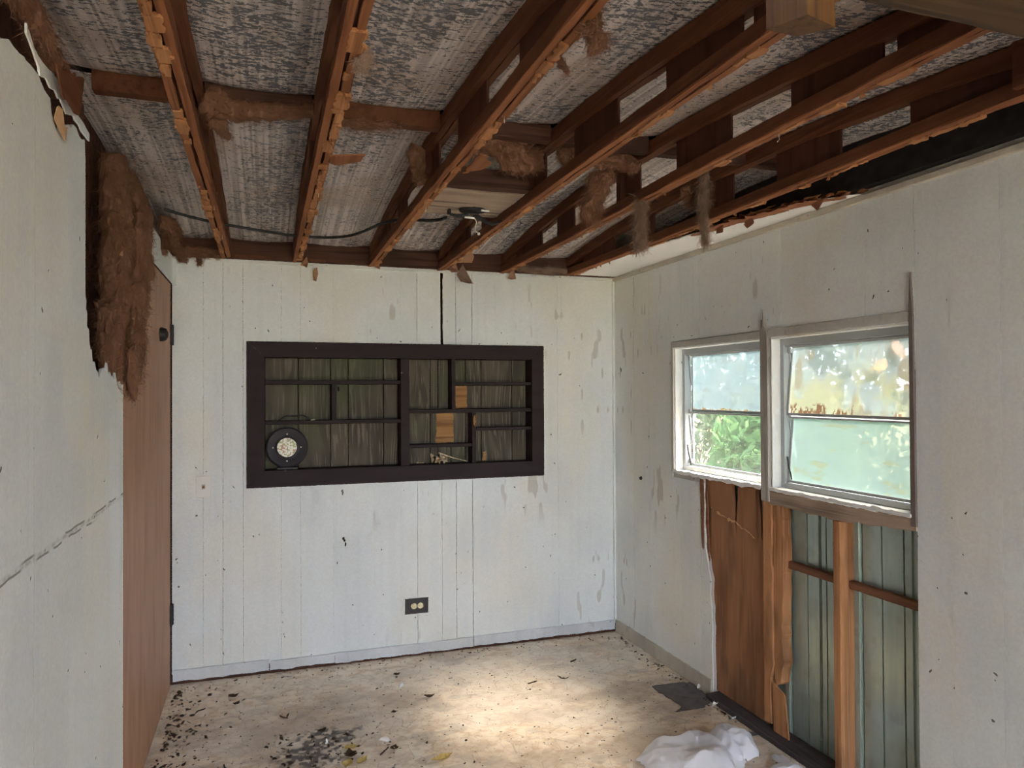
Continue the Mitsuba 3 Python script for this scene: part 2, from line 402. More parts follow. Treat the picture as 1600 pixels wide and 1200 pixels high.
def fuzz(path, ra, rb, axis, seed, nf=300, flen=0.03, nr=24, rings=44, amp=0.52, f=14.0):
    """a lump of glass wool along a path: half-widths ra (along axis) and rb (across), bumpy, with loose fibres"""
    g = np.random.default_rng(seed)
    pts = spline(path, rings) if len(path) > 2 else np.linspace(path[0], path[-1], rings)
    s = np.linspace(0, 1, rings)
    ra = np.interp(s, np.linspace(0, 1, np.size(ra)), np.ravel(ra)); rb = np.interp(s, np.linspace(0, 1, np.size(rb)), np.ravel(rb))
    tn = np.gradient(pts, axis=0); tn /= np.linalg.norm(tn, axis=1, keepdims=True) + 1e-12
    A = np.array(axis, float); V = []
    for p, t, a, b in zip(pts, tn, ra, rb):
        u = A - t * (A @ t); u /= np.linalg.norm(u) + 1e-9; w = np.cross(t, u)
        th = np.arange(nr) * 2 * np.pi / nr
        V.append(p + a * np.cos(th)[:, None] * u + b * np.sin(th)[:, None] * w)
    V = np.array(V)
    C = np.repeat(pts[:, None], nr, 1)
    n1 = meshkit.fbm(V * f + seed, 3, seed); n2 = meshkit.fbm(V * f * 4 + seed, 2, seed + 9)
    n3 = meshkit.fbm(V * f * [9, 9, 3] + seed, 2, seed + 5)
    V = C + (V - C) * np.maximum(.15, .80 + amp * 2.6 * (n1 - .5) + amp * 1.6 * (n2 - .5) + amp * 1.0 * (n3 - .5))[..., None]
    v = np.vstack([V.reshape(-1, 3), pts[:1], pts[-1:]]); fc = []
    for i in range(rings - 1):
        j = np.arange(nr); a = i * nr + j; b = i * nr + (j + 1) % nr
        fc.append(np.stack([a, b, b + nr], 1)); fc.append(np.stack([a, b + nr, a + nr], 1))
    j = np.arange(nr); e = rings * nr
    fc.append(np.stack([np.full(nr, e), (j + 1) % nr, j], 1)); fc.append(np.stack([np.full(nr, e + 1), (rings - 1) * nr + j, (rings - 1) * nr + (j + 1) % nr], 1))
    body = trimesh.Trimesh(v, np.vstack(fc), process=False)
    # fibres: each a curved sliver that starts in or on the lump and follows it, then frays out
    nf *= 7
    ii = g.integers(0, rings - 1, nf); jj = g.integers(0, nr, nf)
    o0, c0 = V[ii, jj], C[ii, jj]
    o = c0 + (o0 - c0) * (0.85 + 0.25 * g.random((nf, 1)))
    out = o0 - c0; out /= np.linalg.norm(out, axis=1, keepdims=True) + 1e-9
    sgn = np.where(g.random((nf, 1)) < .75, 1, -1)
    d = tn[ii] * sgn * 1.0 + out * (.10 + .35 * g.random((nf, 1))) + .65 * g.normal(size=(nf, 3)) + [0, 0, -.15]; d /= np.linalg.norm(d, axis=1, keepdims=True)
    d2 = d + g.normal(size=(nf, 3)) * .6 + [0, 0, -.35]; d2 /= np.linalg.norm(d2, axis=1, keepdims=True)
    l = flen * (0.25 + .75 * g.random((nf, 1)) ** 2)
    sd = np.cross(d, g.normal(size=(nf, 3))); sd /= np.linalg.norm(sd, axis=1, keepdims=True)
    w = 0.0007
    q = np.stack([o - sd * w, o + sd * w, o + d * l * .5 + sd * w * .8, o + d * l * .5 - sd * w * .8, o + d * l * .5 + d2 * l * .5], 1).reshape(-1, 3)
    b0 = np.arange(nf)[:, None] * 5
    ff = np.vstack([b0 + [0, 1, 2], b0 + [0, 2, 3], b0 + [3, 2, 4]])
    return cat_(body, trimesh.Trimesh(q, ff, process=False))


def shred(c, size, seed, t=0.0015, ax=(1, 0, 0), up=(0, 0, 1), n=9, curl=0.3):
    """a torn scrap: an irregular small plate, standing in the plane of ax and up"""
    g = np.random.default_rng(seed)
    a = np.sort(g.random(n)) * 2 * np.pi
    r = 0.55 + 0.45 * g.random(n)
    poly = P(*np.stack([np.cos(a) * r * size[0], np.sin(a) * r * size[1]], 1)).buffer(0)
    m = trimesh.creation.extrude_polygon(max(getattr(poly, 'geoms', [poly]), key=lambda q: q.area), t, engine='earcut')
    ax, up = np.array(ax, float), np.array(up, float)
    nn = np.cross(ax, up)
    v = m.vertices
    v2 = v[:, 2] + curl * v[:, 1] ** 2 / max(size[1], 1e-6)
    m.vertices = np.array(c) + v[:, :1] * ax + v[:, 1:2] * up + v2[:, None] * nn
    return m


def chips(n, fn, seed):
    return cat_(*[fn(np.random.default_rng(seed * 1000 + i)) for i in range(n)])


# ------------------------------------------------------------------ the shell
# floor of the room, of the porch behind the camera, and the earth outside
add('floor', slab(rect(L - 0.6, 0.85, R + 0.1, D + 0.3), 0.05, 'floor', -0.05), 'm_floor', kind='structure', label='tan speckled floor of worn vinyl with dark grime and litter')
PORCH_END = -3.0  # depth picked to keep the light from behind low and level
add('floor_porch', slab(rect(-2.6, PORCH_END, 4.2, 0.85), 0.05, 'floor', -0.06), 'm_sill', kind='structure', label='boarded floor of the porch')
for nm, x in (('wall_added_left', -2.3), ('wall_added_right', 3.3)):  # unseen side walls, added so rear light only grazes the room walls
    add(nm, box(x - .04, x + .04, PORCH_END, 0.93, -0.05, 2.4), 'm_brace', kind='structure', label='unseen porch side wall, added to shape the light from behind')
for nm, a, b in (('wall_porch_inner_left', -2.3, L - 0.13), ('wall_porch_inner_right', R + 0.11, 3.3)):
    add(nm, box(a, b, 0.86, 0.92, -0.05, 2.4), 'm_brace', kind='structure', label='boarded wall beside the opening')
for nm, a, b in (('wall_added_end_left', -2.3, -0.55), ('wall_added_end_right', 2.1, 3.3)):  # unseen end walls, added to make the rear light opening smaller
    add(nm, box(a, b, PORCH_END, PORCH_END + .06, -0.05, 2.4), 'm_brace', kind='structure', label='unseen porch end wall, added to narrow the opening for light')
add('ceiling_unseen_porch', slab(rect(-2.6, PORCH_END, 4.2, 0.80), 0.05, 'floor', 2.36), 'm_brace', kind='structure', label='unseen porch roof, its reach set to cut high sky light')  # out of view; shaped to hold back steep sky light
add('ground', slab(rect(-40, -40, 60, 60), 0.2, 'floor', -0.9), 'm_ground', kind='structure', label='earth around the building')

add('bounce_slab', slab(rect(-9, -12, 8, PORCH_END), 0.1, 'floor', -0.35), 'm_bounce_slab', kind='structure', label='unseen pale slab before the porch, added to bounce light inside')  # out of view; added pale so it bounces light into the room

# back wall: vertical painted panels over a dark backing
NX0, NX1, NZ0, NZ1 = -0.02, 1.475, 1.03, 1.64          # hole for the niche
hole = rect(NX0, NZ0, NX1, NZ1)
add('wall_back', slab(rect(L - 0.1, -0.05, R + 0.1, 2.27).difference(hole).difference(rect(.924, 1.66, .940, 2.125)), 0.16, 'back', D + 0.006), 'm_darkwood', kind='structure',
    label='white wall of narrow vertical panels at the far end of the room')
gx = [(-0.442, 0), (-0.298, .0008), (-0.207, .0014), (-0.110, .0011), (0.076, .0007), (0.173, .0008), (0.342, .0005), (0.558, .0004), (0.701, .0006),
      (0.792, .0014), (0.931, .012), (1.013, .0022), (1.108, .0022), (1.243, .0006), (1.46, .0004), (1.629, .0004), (1.718, .0004), (1.915, .0004), (2.0, 0)]
for i, ((a, ga), (b, gb)) in enumerate(zip(gx[:-1], gx[1:])):
    p = rect(a + ga / 2, 0.0, b - gb / 2, 2.128).difference(hole)
    if abs(b - 0.931) < 1e-6:
        p = p.union(rect(b - gb, 0, b - .0012, 1.0))
    if abs(a - 0.931) < 1e-6:
        p = p.union(rect(a + .0006, 0, a + ga, 0.99))
    if abs(a - 0.931) < 1e-6:      # ragged edge of the open seam
        p = p.difference(P(*jag([(a - .01, 1.7), (a + ga / 2 + .001, 1.7), (a + ga / 2 + .001, 2.13), (a - .01, 2.13)], .0012, .02, 3)))
    for g in getattr(p, 'geoms', [p]):
        add('wall_back__panel', slab(g, 0.006, 'back', D + 0.0006 * ((i * 7) % 3 - 1)), 'm_paint')
add('wall_back__rear_sheet', box(L - .1, R + .1, D + .17, D + .19, -.05, 2.27), 'm_darkwood')
add('wall_back__corner_strip', box(R - 0.014, R, D - 0.012, D, 0.07, 2.125), 'm_paint', label='thin white corner moulding')
add('wall_back__corner_strip', box(L, L + 0.022, D - 0.012, D, 1.985, 2.12), 'm_paint')
add('wall_back__top_strip', box(L, R, D - 0.008, D, 2.112, 2.130), 'm_paint', label='thin white strip under the ceiling line')
# dark timber that carries the roof above the back wall
add('wall_back__header', rough(box(L, R, D - 0.035, D + 0.004, 2.131, 2.232), .05, .002, 12), 'm_darkwood', label='dark timber plate along the top of the far wall')
add('wall_back__header_strip', box(-0.15, 0.02, D - 0.045, D - 0.034, 2.131, 2.148), 'm_truss', label='split orange lath')
add('wall_back__header_strip', box(0.17, 0.30, D - 0.045, D - 0.034, 2.131, 2.145), 'm_truss')

# right wall: boards over a dark backing, two windows and an opened bay
W1 = rect(2.597, 1.04, 3.30, 1.668); W2 = rect(1.84, 1.04, 2.542, 1.668)
bay = P(*([(1.822, 0.0)] + jag([(1.822, 0.0), (1.822, 1.0)], .0015, .03, 5)[1:] + [(1.822, 1.04), (3.04, 1.04), (3.035, 0.985)] +
          jag([(3.035, 0.985), (3.03, 0.70), (2.985, 0.55), (2.975, 0.0)], .004, .04, 6)))
bay = so.unary_union([bay, rect(1.822, 0.9, 2.62, 1.05)])
trimhole = rect(1.838, 1.0, 3.318, 1.702)
cut = so.unary_union([bay, W1, W2, rect(2.5, 1.03, 2.62, 1.70)])
rw = rect(0.85, -0.05, D + 0.15, 2.20)
add('wall_right', slab(rw.difference(cut), 0.075, 'right', R + 0.006), 'm_trimgrey', kind='structure', label='white panelled wall with two windows and an opened wall bay')
add('wall_right__header', box(R - 0.03, R + 0.08, 0.9, D, 2.150, 2.36), 'm_black', label='near-black board above the wall top')  # plain near-black board along the top of the right wall
gy = [(0.85, 0), (1.02, .0008), (1.30, .001), (1.531, .0012), (1.695, .0008), (1.823, .0022), (2.03, .0007), (2.245, .0007), (2.47, .0008), (2.66, .0007), (2.86, .0007),
      (3.066, .0010), (3.235, .0008), (3.395, .0010), (3.56, .0008), (3.735, .0012), (3.98, 0)]
for i, ((a, ga), (b, gb)) in enumerate(zip(gy[:-1], gy[1:])):
    p = rect(a + ga / 2, 0.0, b - gb / 2, 2.128).difference(so.unary_union([bay, trimhole]))
    for g in getattr(p, 'geoms', [p]):
        if g.area > 2e-4:
            add('wall_right__panel', slab(g, 0.006, 'right', R + 0.0006 * ((i * 5) % 3 - 1)), 'm_paint')
add('wall_right__crown_strip', box(R - 0.014, R, 0.86, D, 2.108, 2.132, .003), 'm_base_tan', label='narrow tan crown strip')

# left wall: panel, torn bay full of insulation, door
add('wall_left', slab(rect(0.85, -0.05, D + 0.1, 2.34), 0.04, 'left', L - 0.10), 'm_darkwood', kind='structure', label='white wall at the left with a torn upper corner')
torn = jag([(2.665, 1.475), (2.56, 1.48), (2.40, 1.52), (2.30, 1.49), (2.20, 1.56), (2.155, 1.62), (2.136, 1.70)], .012, .02, 11)
lp = sg.Polygon([(0.85, 0), (2.665, 0)] + torn + [(2.134, 2.05), (2.125, 2.10)] + jag([(2.125, 2.10), (1.97, 2.085), (1.90, 2.06), (1.86, 2.03), (1.81, 2.085), (1.72, 2.10), (1.60, 2.09), (1.50, 2.07), (0.85, 2.09)], .007, .025, 12))
for i, (a, b) in enumerate(((0.85, 1.20), (1.202, 1.70), (1.7015, 2.6655))):
    g = lp.buffer(0).intersection(rect(a, -1, b, 3))
    for q in getattr(g, 'geoms', [g]):
        add('wall_left__panel', slab(q, 0.006, 'left', L), 'm_paint_left')
add('wall_left__torn_flap', shred((L + 0.006, 1.86, 2.045), (0.055, 0.045), 5, ax=(0, 1, 0)), 'm_tanpaper', label='brown torn patch of panel backing')
add('wall_left__top_strip', slab(P(*jag([(1.60, 2.15), (1.68, 2.12), (1.80, 2.13), (2.12, 2.115)], .006, .03, 8), *jag([(2.12, 2.095), (1.80, 2.10), (1.68, 2.10), (1.60, 2.13)], .006, .03, 9)), 0.004, 'left', L + 0.012), 'm_paint', label='loose strip of torn white trim')
add('wall_left__door_head', slab(P((2.92, 2.13), (3.975, 2.13), (3.975, 1.995), (3.2, 1.995), (2.98, 2.01), (2.93, 2.06)), 0.006, 'left', L + 0.002), 'm_paint_left', label='white panel above the door')
add('wall_left__stud', box(L - 0.09, L - 0.008, 2.135, 2.16, 0.0, 2.2), 'm_darkwood', label='dark edge stud')
add('wall_left__jamb', box(L - 0.09, L - 0.004, 2.655, 2.6645, 0.0, 1.45), 'm_darkwood', label='dark strip that paints the shaded gap beside the door')  # dark strip; the shade of the gap is put into its colour
dk = add('door_1', rough(box(L - 0.034, L - 0.004, 2.678, 3.945, 0.004, 1.99, .003), .12, .0008, 4), 'm_luan', kind='structure', smooth=20, label='brown luan flush door in the left wall')
knob = trimesh.creation.revolve([[0, 0.036], [0.012, 0.034], [0.026, 0.026], [0.031, 0.012], [0.031, 0.0], [0, 0]], sections=24)
knob.apply_transform(trimesh.transformations.rotation_matrix(math.pi / 2, [0, 1, 0])); knob.apply_translation([L - 0.006, 3.58, 1.709])
add('door_1__pull', knob, 'm_iron', smooth=40, label='black round door pull')
for z in (0.355, 1.735):
    h = cat_(box(L - 0.006, L + 0.004, 3.925, 3.975, z - .05, z + .05), trimesh.creation.cylinder(0.007, 0.10, sections=12, transform=trimesh.transformations.translation_matrix([L + 0.004, 3.952, z])))
    add('door_1__hinge', h, 'm_iron', label='dark steel hinge leaf')
add('door_1__latch_plate', box(L - 0.006, L - 0.001, 2.70, 2.74, 1.68, 1.76), 'm_iron', label='small dark plate near the door edge')

# baseboards
def board_ragged(x0, x1, z0, z1, t, seed):
    return slab(P(*jag([(x0, z0), (x1, z0)], .002, .03, seed), *jag([(x1, z1), (x0, z1)], .0008, .05, seed + 1)), t, 'back', D - t)
info('baseboard_back', 'pale blue grey baseboard in lengths along the far wall', kind='structure')
add('baseboard_back', box(L, R, D - 0.004, D, 0.001, 0.05), 'm_darkwood', kind='structure', label='pale blue grey baseboard in lengths along the far wall')
add('baseboard_back__length', board_ragged(L + 0.004, 0.015, 0.016, 0.072, 0.012, 21), 'm_base')
add('baseboard_back__length', board_ragged(0.019, 0.345, 0.018, 0.064, 0.011, 23), 'm_base')
add('baseboard_back__length', board_ragged(0.347, 1.105, 0.013, 0.066, 0.012, 25), 'm_base')
add('baseboard_back__length', board_ragged(1.109, R - 0.012, 0.016, 0.070, 0.010, 27), 'm_base')
bb = slab(P(*jag([(2.978, 0.004), (D - .012, 0.004)], .002, .03, 31), *jag([(D - .012, 0.074), (2.978, 0.078)], .001, .05, 32)), 0.010, 'right', R - 0.010)
add('baseboard_right', bb, 'm_base_tan', kind='structure', label='dull tan baseboard along the right wall')

# ------------------------------------------------------------------ the roof
def zlow(y):
    return 2.275 - 0.045 * (y - 2.45) ** 2
YS = np.linspace(0.93, 3.975, 40)
TX = [-0.190, 0.158, 0.548, 0.926, 1.294, 1.694]

def ribbon(x0, x1, ys, lo, hi, seed=0, amp=0.0012):
    ys = np.array(ys); a, b = np.array([lo(y) for y in ys]), np.array([hi(y) for y in ys])
    g = np.random.default_rng(seed); n = len(ys); j = lambda: g.normal(size=n) * amp
    ring = np.stack([np.stack([x0 + j(), ys, a + j()], 1), np.stack([x1 + j(), ys, a + j()], 1), np.stack([x1 + j(), ys, b], 1), np.stack([x0 + j(), ys, b], 1)], 1)
    v = ring.reshape(-1, 3); f = []
    for i in range(n - 1):
        for k in range(4):
            p, q = i * 4 + k, i * 4 + (k + 1) % 4
            f += [(p, q + 4, q), (p, p + 4, q + 4)]
    f += [(0, 1, 2), (0, 2, 3)]; e = (n - 1) * 4; f += [(e, e + 2, e + 1), (e, e + 3, e + 2)]
    m = trimesh.Trimesh(v, f, process=False); m.fix_normals()
    return m

add('ceiling', ribbon(L - 0.3, R + 0.3, np.r_[YS[[0, 10, 20, 30, 39]], 4.3], lambda y: zlow(y) + 0.085, lambda y: zlow(y) + 0.13), 'm_black', kind='structure', label='bare roof underside with mottled grey sheets between the trusses')
edges = [L - 0.10] + TX + [R]
for i, (a, b) in enumerate(zip(edges[:-1], edges[1:])):
    for (y0, y1) in ((0.93, 2.245), (2.29, 3.975)):
        nx, ny = 22, 70
        X, Y = np.meshgrid(np.linspace(a + 0.002, b - 0.002, nx), np.linspace(y0, y1, ny))
        u = (X - a) / (b - a)
        Z = zlow(Y) + 0.052 - 0.012 * np.sin(np.pi * u) + 0.010 * (meshkit.fbm(np.stack([X * 5, Y * 4, X * 0 + i], -1), 3, i) - .5)
        edge = np.minimum(Y - y0, y1 - Y)
        Z = Z + 0.014 * np.exp(-edge / 0.05)
        v = np.stack([X, Y, Z], -1).reshape(-1, 3); v = np.vstack([v, v + [0, 0, .003]])
        k = np.arange(ny * nx).reshape(ny, nx)
        q = np.stack([k[:-1, :-1], k[1:, :-1], k[1:, 1:], k[:-1, 1:]], -1).reshape(-1, 4)
        f = np.vstack([q, q[:, ::-1] + ny * nx])
        rim = np.r_[k[0], k[1:, -1], k[-1, -2::-1], k[-2:0:-1, 0]]
        s = np.stack([rim, np.roll(rim, -1), np.roll(rim, -1) + ny * nx, rim + ny * nx], 1)
        add('ceiling__roof_sheet', (v, np.vstack([f, s])), 'm_roof', smooth=30)

TL = ['first roof truss from the left, beside the hanging insulation batt', 'second roof truss from the left, left of the black cable sag',
      'third roof truss from left, carrying the left end of the pale board', 'fourth roof truss from left, carrying the right end of the pale board',
      'fifth roof truss from the left, with wool strands hanging from it', 'sixth roof truss, nearest the window wall and black gap']
for i, x in enumerate(TX):
    key = 'roof_truss' if i == 0 else f'roof_truss_{i:03d}'
    info(key, 'orange brown ' + TL[i], 'roof truss', 'roof trusses')
    blo = lambda y: 2.131 + 0.004 * math.sin(y * 2.0 + i)
    bhi = lambda y: blo(y) + 0.034
    for s in (-1, 1):
        a, b = (x - 0.023, x - 0.0035) if s < 0 else (x + 0.0035, x + 0.023)
        dz = 0.003 if s > 0 else 0.0
        add(key + '__bottom_chord', ribbon(a, b, YS, lambda y: blo(y) + dz, bhi, seed=i * 9 + s + 1), 'm_truss')
        add(key + '__bright_underside', ribbon(a + .0008, b - .0008, YS, lambda y: blo(y) - .0045 + dz, lambda y: blo(y) + dz + .0005, seed=i * 9 + s + 3, amp=.0009), 'm_lightwood', label='orange strip added to paint the underside brighter than the sides')  # added strips: the brighter underside is put into their colour
        add(key + '__top_chord', ribbon(a, b, YS, lambda y: zlow(y) + dz, lambda y: zlow(y) + 0.046, seed=i * 9 + s + 5), 'm_truss')
    for (y0, y1) in ((0.94, 1.213), (1.252, 1.548), (1.805, 2.104), (2.353, 2.463), (2.95, 3.15), (3.35, 3.74)):
        ys = np.linspace(y0, y1, 8)
        thick = 0.0035 if y1 - y0 > .15 or True else 0.016
        add(key + '__web_plate', ribbon(x - thick, x + thick, ys, lambda y: blo(y) + 0.01, lambda y: zlow(y) + 0.03, amp=0.0003), 'm_web', label='dark plywood web plate')
    add(key + '__web_post', ribbon(x - 0.020, x + 0.020, [2.475, 2.508], bhi, lambda y: zlow(y)), 'm_web', label='short dark upright block')
    # torn remains of the old ceiling along the underside
    g = np.random.default_rng(100 + i); parts = []
    y = 1.0
    side = -1 if x < 0 else 1
    while y < 3.9:
        ln = 0.02 + 0.08 * g.random()
        if g.random() < (0.62, 0.55, 0.5, 0.42, 0.35, 0.35)[i]:
            c = x + side * (0.004 + 0.010 * g.random()); w = 0.005 + 0.011 * g.random()
            top = jag([(c - w, y), (c - w, y + ln)], .0025, .010, int(g.integers(1e6))); bot = jag([(c + w, y + ln), (c + w, y)], .003, .010, int(g.integers(1e6)))
            pl = sg.Polygon(top + bot).buffer(0)
            if pl.area > 1e-6:
                pl = max(getattr(pl, 'geoms', [pl]), key=lambda q: q.area)
                t = 0.0015 + 0.004 * g.random()
                parts.append(slab(pl, t + .006, 'floor', blo(y) - .004 - t))
        if g.random() < 0.25:
            parts.append(shred((x + side * 0.014, y, blo(y) - 0.008), (0.012, 0.010), int(g.integers(1e6)), ax=(0, 1, 0), up=(side * .5, 0, -.8)))
        y += ln + 0.003 + 0.02 * g.random() ** 2
    add(key + '__ceiling_remnant', cat_(*parts), 'm_scrap', kind='stuff', label='pale torn scraps of the old ceiling')
    for k in range(2):
        yy = 1.3 + 2.4 * g.random()
        add(key + '__nail', tube([(x + .012, yy, 2.14), (x + .013, yy, 2.118), (x + .013 + .003 * g.normal(), yy + .003, 2.112)], .0011, 6), 'm_steel', label='bright bent nail')

# cross blocking at the ridge, one in each bay
for i, (a, b) in enumerate(zip(edges[:-1], edges[1:])):
    x0, x1 = (a + 0.09, b - 0.024) if i == 0 else (a + 0.024, b - (0.024 if i < 6 else 0.035))
    where = ['left of the first truss', 'between first and second truss', 'between second and third truss', 'between third and fourth truss', 'between fourth and fifth truss', 'between fifth and sixth truss', 'between last truss and window wall'][i]
    add('ridge_blocking', rough(box(x0, x1, 2.248, 2.287, 2.278, 2.345), .04, .002, 15, i), 'm_truss' if i in (0, 2) else 'm_darkwood', label='short wooden cross blocking under the roof ' + where, cat='wood block', group='ridge blocking')

# ceiling remnant at the window wall
edge = jag([(1.70, 3.955), (1.735, 3.20), (1.775, 2.85), (1.80, 2.70), (1.865, 2.35), (1.90, 2.18)], .005, .03, 41) + jag([(1.90, 2.18), (1.955, 2.08), (1.999, 2.04)], .006, .03, 42)
add('ceiling__remnant', slab(sg.Polygon([(R, 3.978), (1.70, 3.978)] + edge).buffer(0), 0.006, 'floor', 2.134), 'm_white', label='strip of white ceiling left along the window wall')
e1 = [p for p in edge if 2.06 < p[1] < 2.80]
e2 = jag([(1.785, 2.80), (1.765, 2.66), (1.79, 2.48), (1.83, 2.30), (1.87, 2.16), (1.95, 2.06)], .010, .018, 43)
for k, (ya, yb) in enumerate(((2.62, 2.80), (2.47, 2.615), (2.28, 2.465), (2.06, 2.275))):
    pg = sg.Polygon(e1 + e2[::-1]).buffer(0).union(sg.LineString(e1).buffer(.012)).intersection(rect(1.6, ya, 2.0, yb))
    add('ceiling__torn_backing', slab(pg, .003, 'floor', 2.1285 + .002 * (k % 2)), 'm_luanraw', label='brown backing layer torn along the ceiling edge')
g = np.random.default_rng(77)
bits = []
ed = np.array(edge)
for k in range(260):
    q = ed[g.integers(0, len(ed))] + g.normal(size=2) * .006
    if q[1] > 2.72 and g.random() < .9: continue
    bits.append(shred((q[0] + .002, q[1], 2.136 + .016 * g.random()), (0.02 + .05 * g.random(), 0.012 + .018 * g.random()), int(g.integers(1e6)), ax=(0.25, 0.97, 0), up=(-.8, .2, -.35 + .5 * g.random()), t=.002))
add('ceiling__torn_edge', cat_(*bits), 'm_lightwood', kind='stuff', label='ragged brown layers of the torn ceiling edge')
for k, (x, y, s1, s2) in enumerate(((1.80, 2.60, .05, .040), (1.835, 2.45, .055, .030), (1.90, 2.15, .06, .040))):
    add('ceiling__hanging_flap', shred((x, y, 2.122), (s1, s2), 60 + k, ax=(.2, .98, 0), up=(0.2, 0, -.95), t=.002), 'm_luanraw', label='brown torn flap hanging down')

# ------------------------------------------------------------------ niche
fd = 0.016
key = 'display_niche'
info(key, 'dark purple brown framed display shelf set into the far wall', 'wall shelf')
x0, x1, z0, z1 = -0.094, 1.537, 0.957, 1.712
ix0, ix1, iz0, iz1 = -0.006, 1.463, 1.043, 1.631
for poly in (P((x0, z1), (x1, z1), (ix1, iz1), (ix0, iz1)), P((x0, z0), (ix0, iz0), (ix1, iz0), (x1, z0)), P((x0, z0), (x0, z1), (ix0, iz1), (ix0, iz0)), P((x1, z0), (ix1, iz0), (ix1, iz1), (x1, z1))):
    add(key + '__frame_rail', slab(poly.buffer(-0.0004), fd, 'back', D - fd + .002), 'm_frame')
dp = 0.10
for m in (box(NX0 + .001, ix0, D + .003, D + dp, NZ0 + .001, NZ1 - .001), box(ix1, NX1 - .001, D + .003, D + dp, NZ0 + .001, NZ1 - .001), box(ix0, ix1, D + .003, D + dp, NZ0 + .001, iz0), box(ix0, ix1, D + .003, D + dp, iz1, NZ1 - .001)):
    add(key + '__side', m, 'm_frame')
add(key + '__stile', box(0.700, 0.748, D - .006, D + dp, iz0, iz1), 'm_frame', label='wide upright divider')
y0 = D + 0.004
SH = [(ix0, .700, 1.500, .020), (ix0, .700, 1.289, .020), (.748, ix1, 1.340, .021), (1.012, ix1, 1.492, .019), (.748, 1.105, 1.146, .018), (1.133, ix1, 1.235, .018)]
for a, b, z, t in SH:
    add(key + '__shelf', rough(box(a, b, y0, D + dp, z - t / 2, z + t / 2), .05, .0012, 9, int(z * 100)), 'm_frame')
for x, za, zb, t in ((.345, 1.297, 1.492, .024), (1.000, 1.348, iz1, .022), (1.119, iz0, 1.332, .024)):
    add(key + '__divider', rough(box(x - t / 2, x + t / 2, y0, D + dp, za, zb), .03, .0015, 14, int(x * 100)), 'm_frame')
add(key + '__divider', shred((.367, y0 + .02, 1.468), (.010, .018), 9, t=.012), 'm_frame', label='broken chip of divider')
bx = [ix0, .165, .333, .428, .621, .70, .748, .885, .93, 1.005, 1.093, 1.186, 1.375, ix1]
for i, (a, b) in enumerate(zip(bx[:-1], bx[1:])):
    add(key + '__back_board', rough(box(a + .0016, b - .0016, D + dp - .008, D + dp, iz0, iz1, .002), .12, .0005, 8, i), 'm_niche')
add(key + '__back_plate', box(NX0, NX1, D + dp + .0005, D + dp + .012, NZ0, NZ1), 'm_black')
for a, b, za, zb in ((1.010, 1.100, 1.350, 1.484), (.915, 1.020, 1.155, 1.330), (1.19, 1.215, 1.045, 1.10)):
    m = slab(P(*jag([(a, za), (b, za + .004), (b, zb), (a + .006, zb - .004), (a, za)], .002, .012, int(a * 1000))), .003, 'back', D + dp - .0115)
    add(key + '__bare_patch', m, 'm_ochrewood', label='raw orange wood where the facing has broken off')
add(key + '__splinter', shred((1.119, y0 - .002, 1.285), (.008, .04), 4, t=.006), 'm_ochrewood', label='raw splinter on the upright')
# things in the niche
pc = np.array([0.105, D + 0.028, 1.1585])
prof = [[0, .010], [.050, .010], [.052, .012], [.062, .008], [.085, .016], [.098, .020], [.105, .014], [.107, 0.0], [.100, -.008], [0, -.008]]
m = trimesh.creation.revolve(prof, sections=56)
rx = trimesh.transformations.rotation_matrix(math.pi / 2, [1, 0, 0]); lean = trimesh.transformations.rotation_matrix(-0.05, [1, 0, 0])
m.apply_transform(lean @ rx); m.apply_translation(pc)
key = 'round_plaque'
info(key, 'round black plaque with a pale flowered centre standing in the lower left niche cell', 'plaque')
add(key + '__rim', m, 'm_plaque', smooth=40, label='thick black ring')
m = trimesh.creation.cylinder(.050, .004, sections=48); m.apply_translation([0, 0, .0122]); m.apply_transform(lean @ rx); m.apply_translation(pc)
add(key + '__centre', m, 'm_dial', label='cream disc with small flowers')
for a in range(4):
    m = trimesh.creation.icosphere(2, .004); m.apply_translation([.070 * math.cos(a * math.pi / 2), .070 * math.sin(a * math.pi / 2), .013]); m.apply_transform(lean @ rx); m.apply_translation(pc)
    add(key + '__rivet', m, 'm_plate', smooth=True, label='pale rivet')
add(key + '__foot', box(pc[0] - .05, pc[0] + .055, D + .012, D + .055, iz0 + .001, iz0 + .012), 'm_iron', label='flat black foot')
hb = spline([(0.060, D + .03, 1.299), (0.072, D + .03, 1.306), (0.095, D + .03, 1.320), (0.150, D + .03, 1.3235), (0.198, D + .03, 1.321), (0.215, D + .03, 1.310), (0.228, D + .03, 1.300)], 30)
add('iron_bracket', tube(hb, .0035, 8), 'm_iron', smooth=60, label='thin black iron bow handle lying on the middle left niche shelf', cat='handle')
add('dried_bud', cat_(*[shred((0.236 + .006 * math.cos(a), D + .012 + .004 * math.sin(a), 1.302), (.010, .007), a + 3, ax=(math.cos(a), math.sin(a), 0), up=(0, .3, .9)) for a in range(5)]), 'm_straw', label='small pale dried bud on the edge of the middle left niche shelf', cat='dried flower')
g = np.random.default_rng(5)
m = [shred((0.90 + .10 * (g.random() - .3), D + .035 + .02 * g.random(), iz0 + .014 + .035 * g.random()), (.016 + .01 * g.random(), .012), int(g.integers(1e6)), ax=(math.cos(k), .3, math.sin(k)), up=(-math.sin(k), .2, math.cos(k)), curl=4) for k in range(16)]
m.append(tube([(0.92, D + .035, 1.105), (1.0, D + .03, 1.075), (1.085, D + .028, 1.052)], [.004, .003, .002], 6))
add('dried_plant', cat_(*m), 'm_straw', label='dried tan leaves and twig heaped in the lower middle niche cell', cat='dried plant')
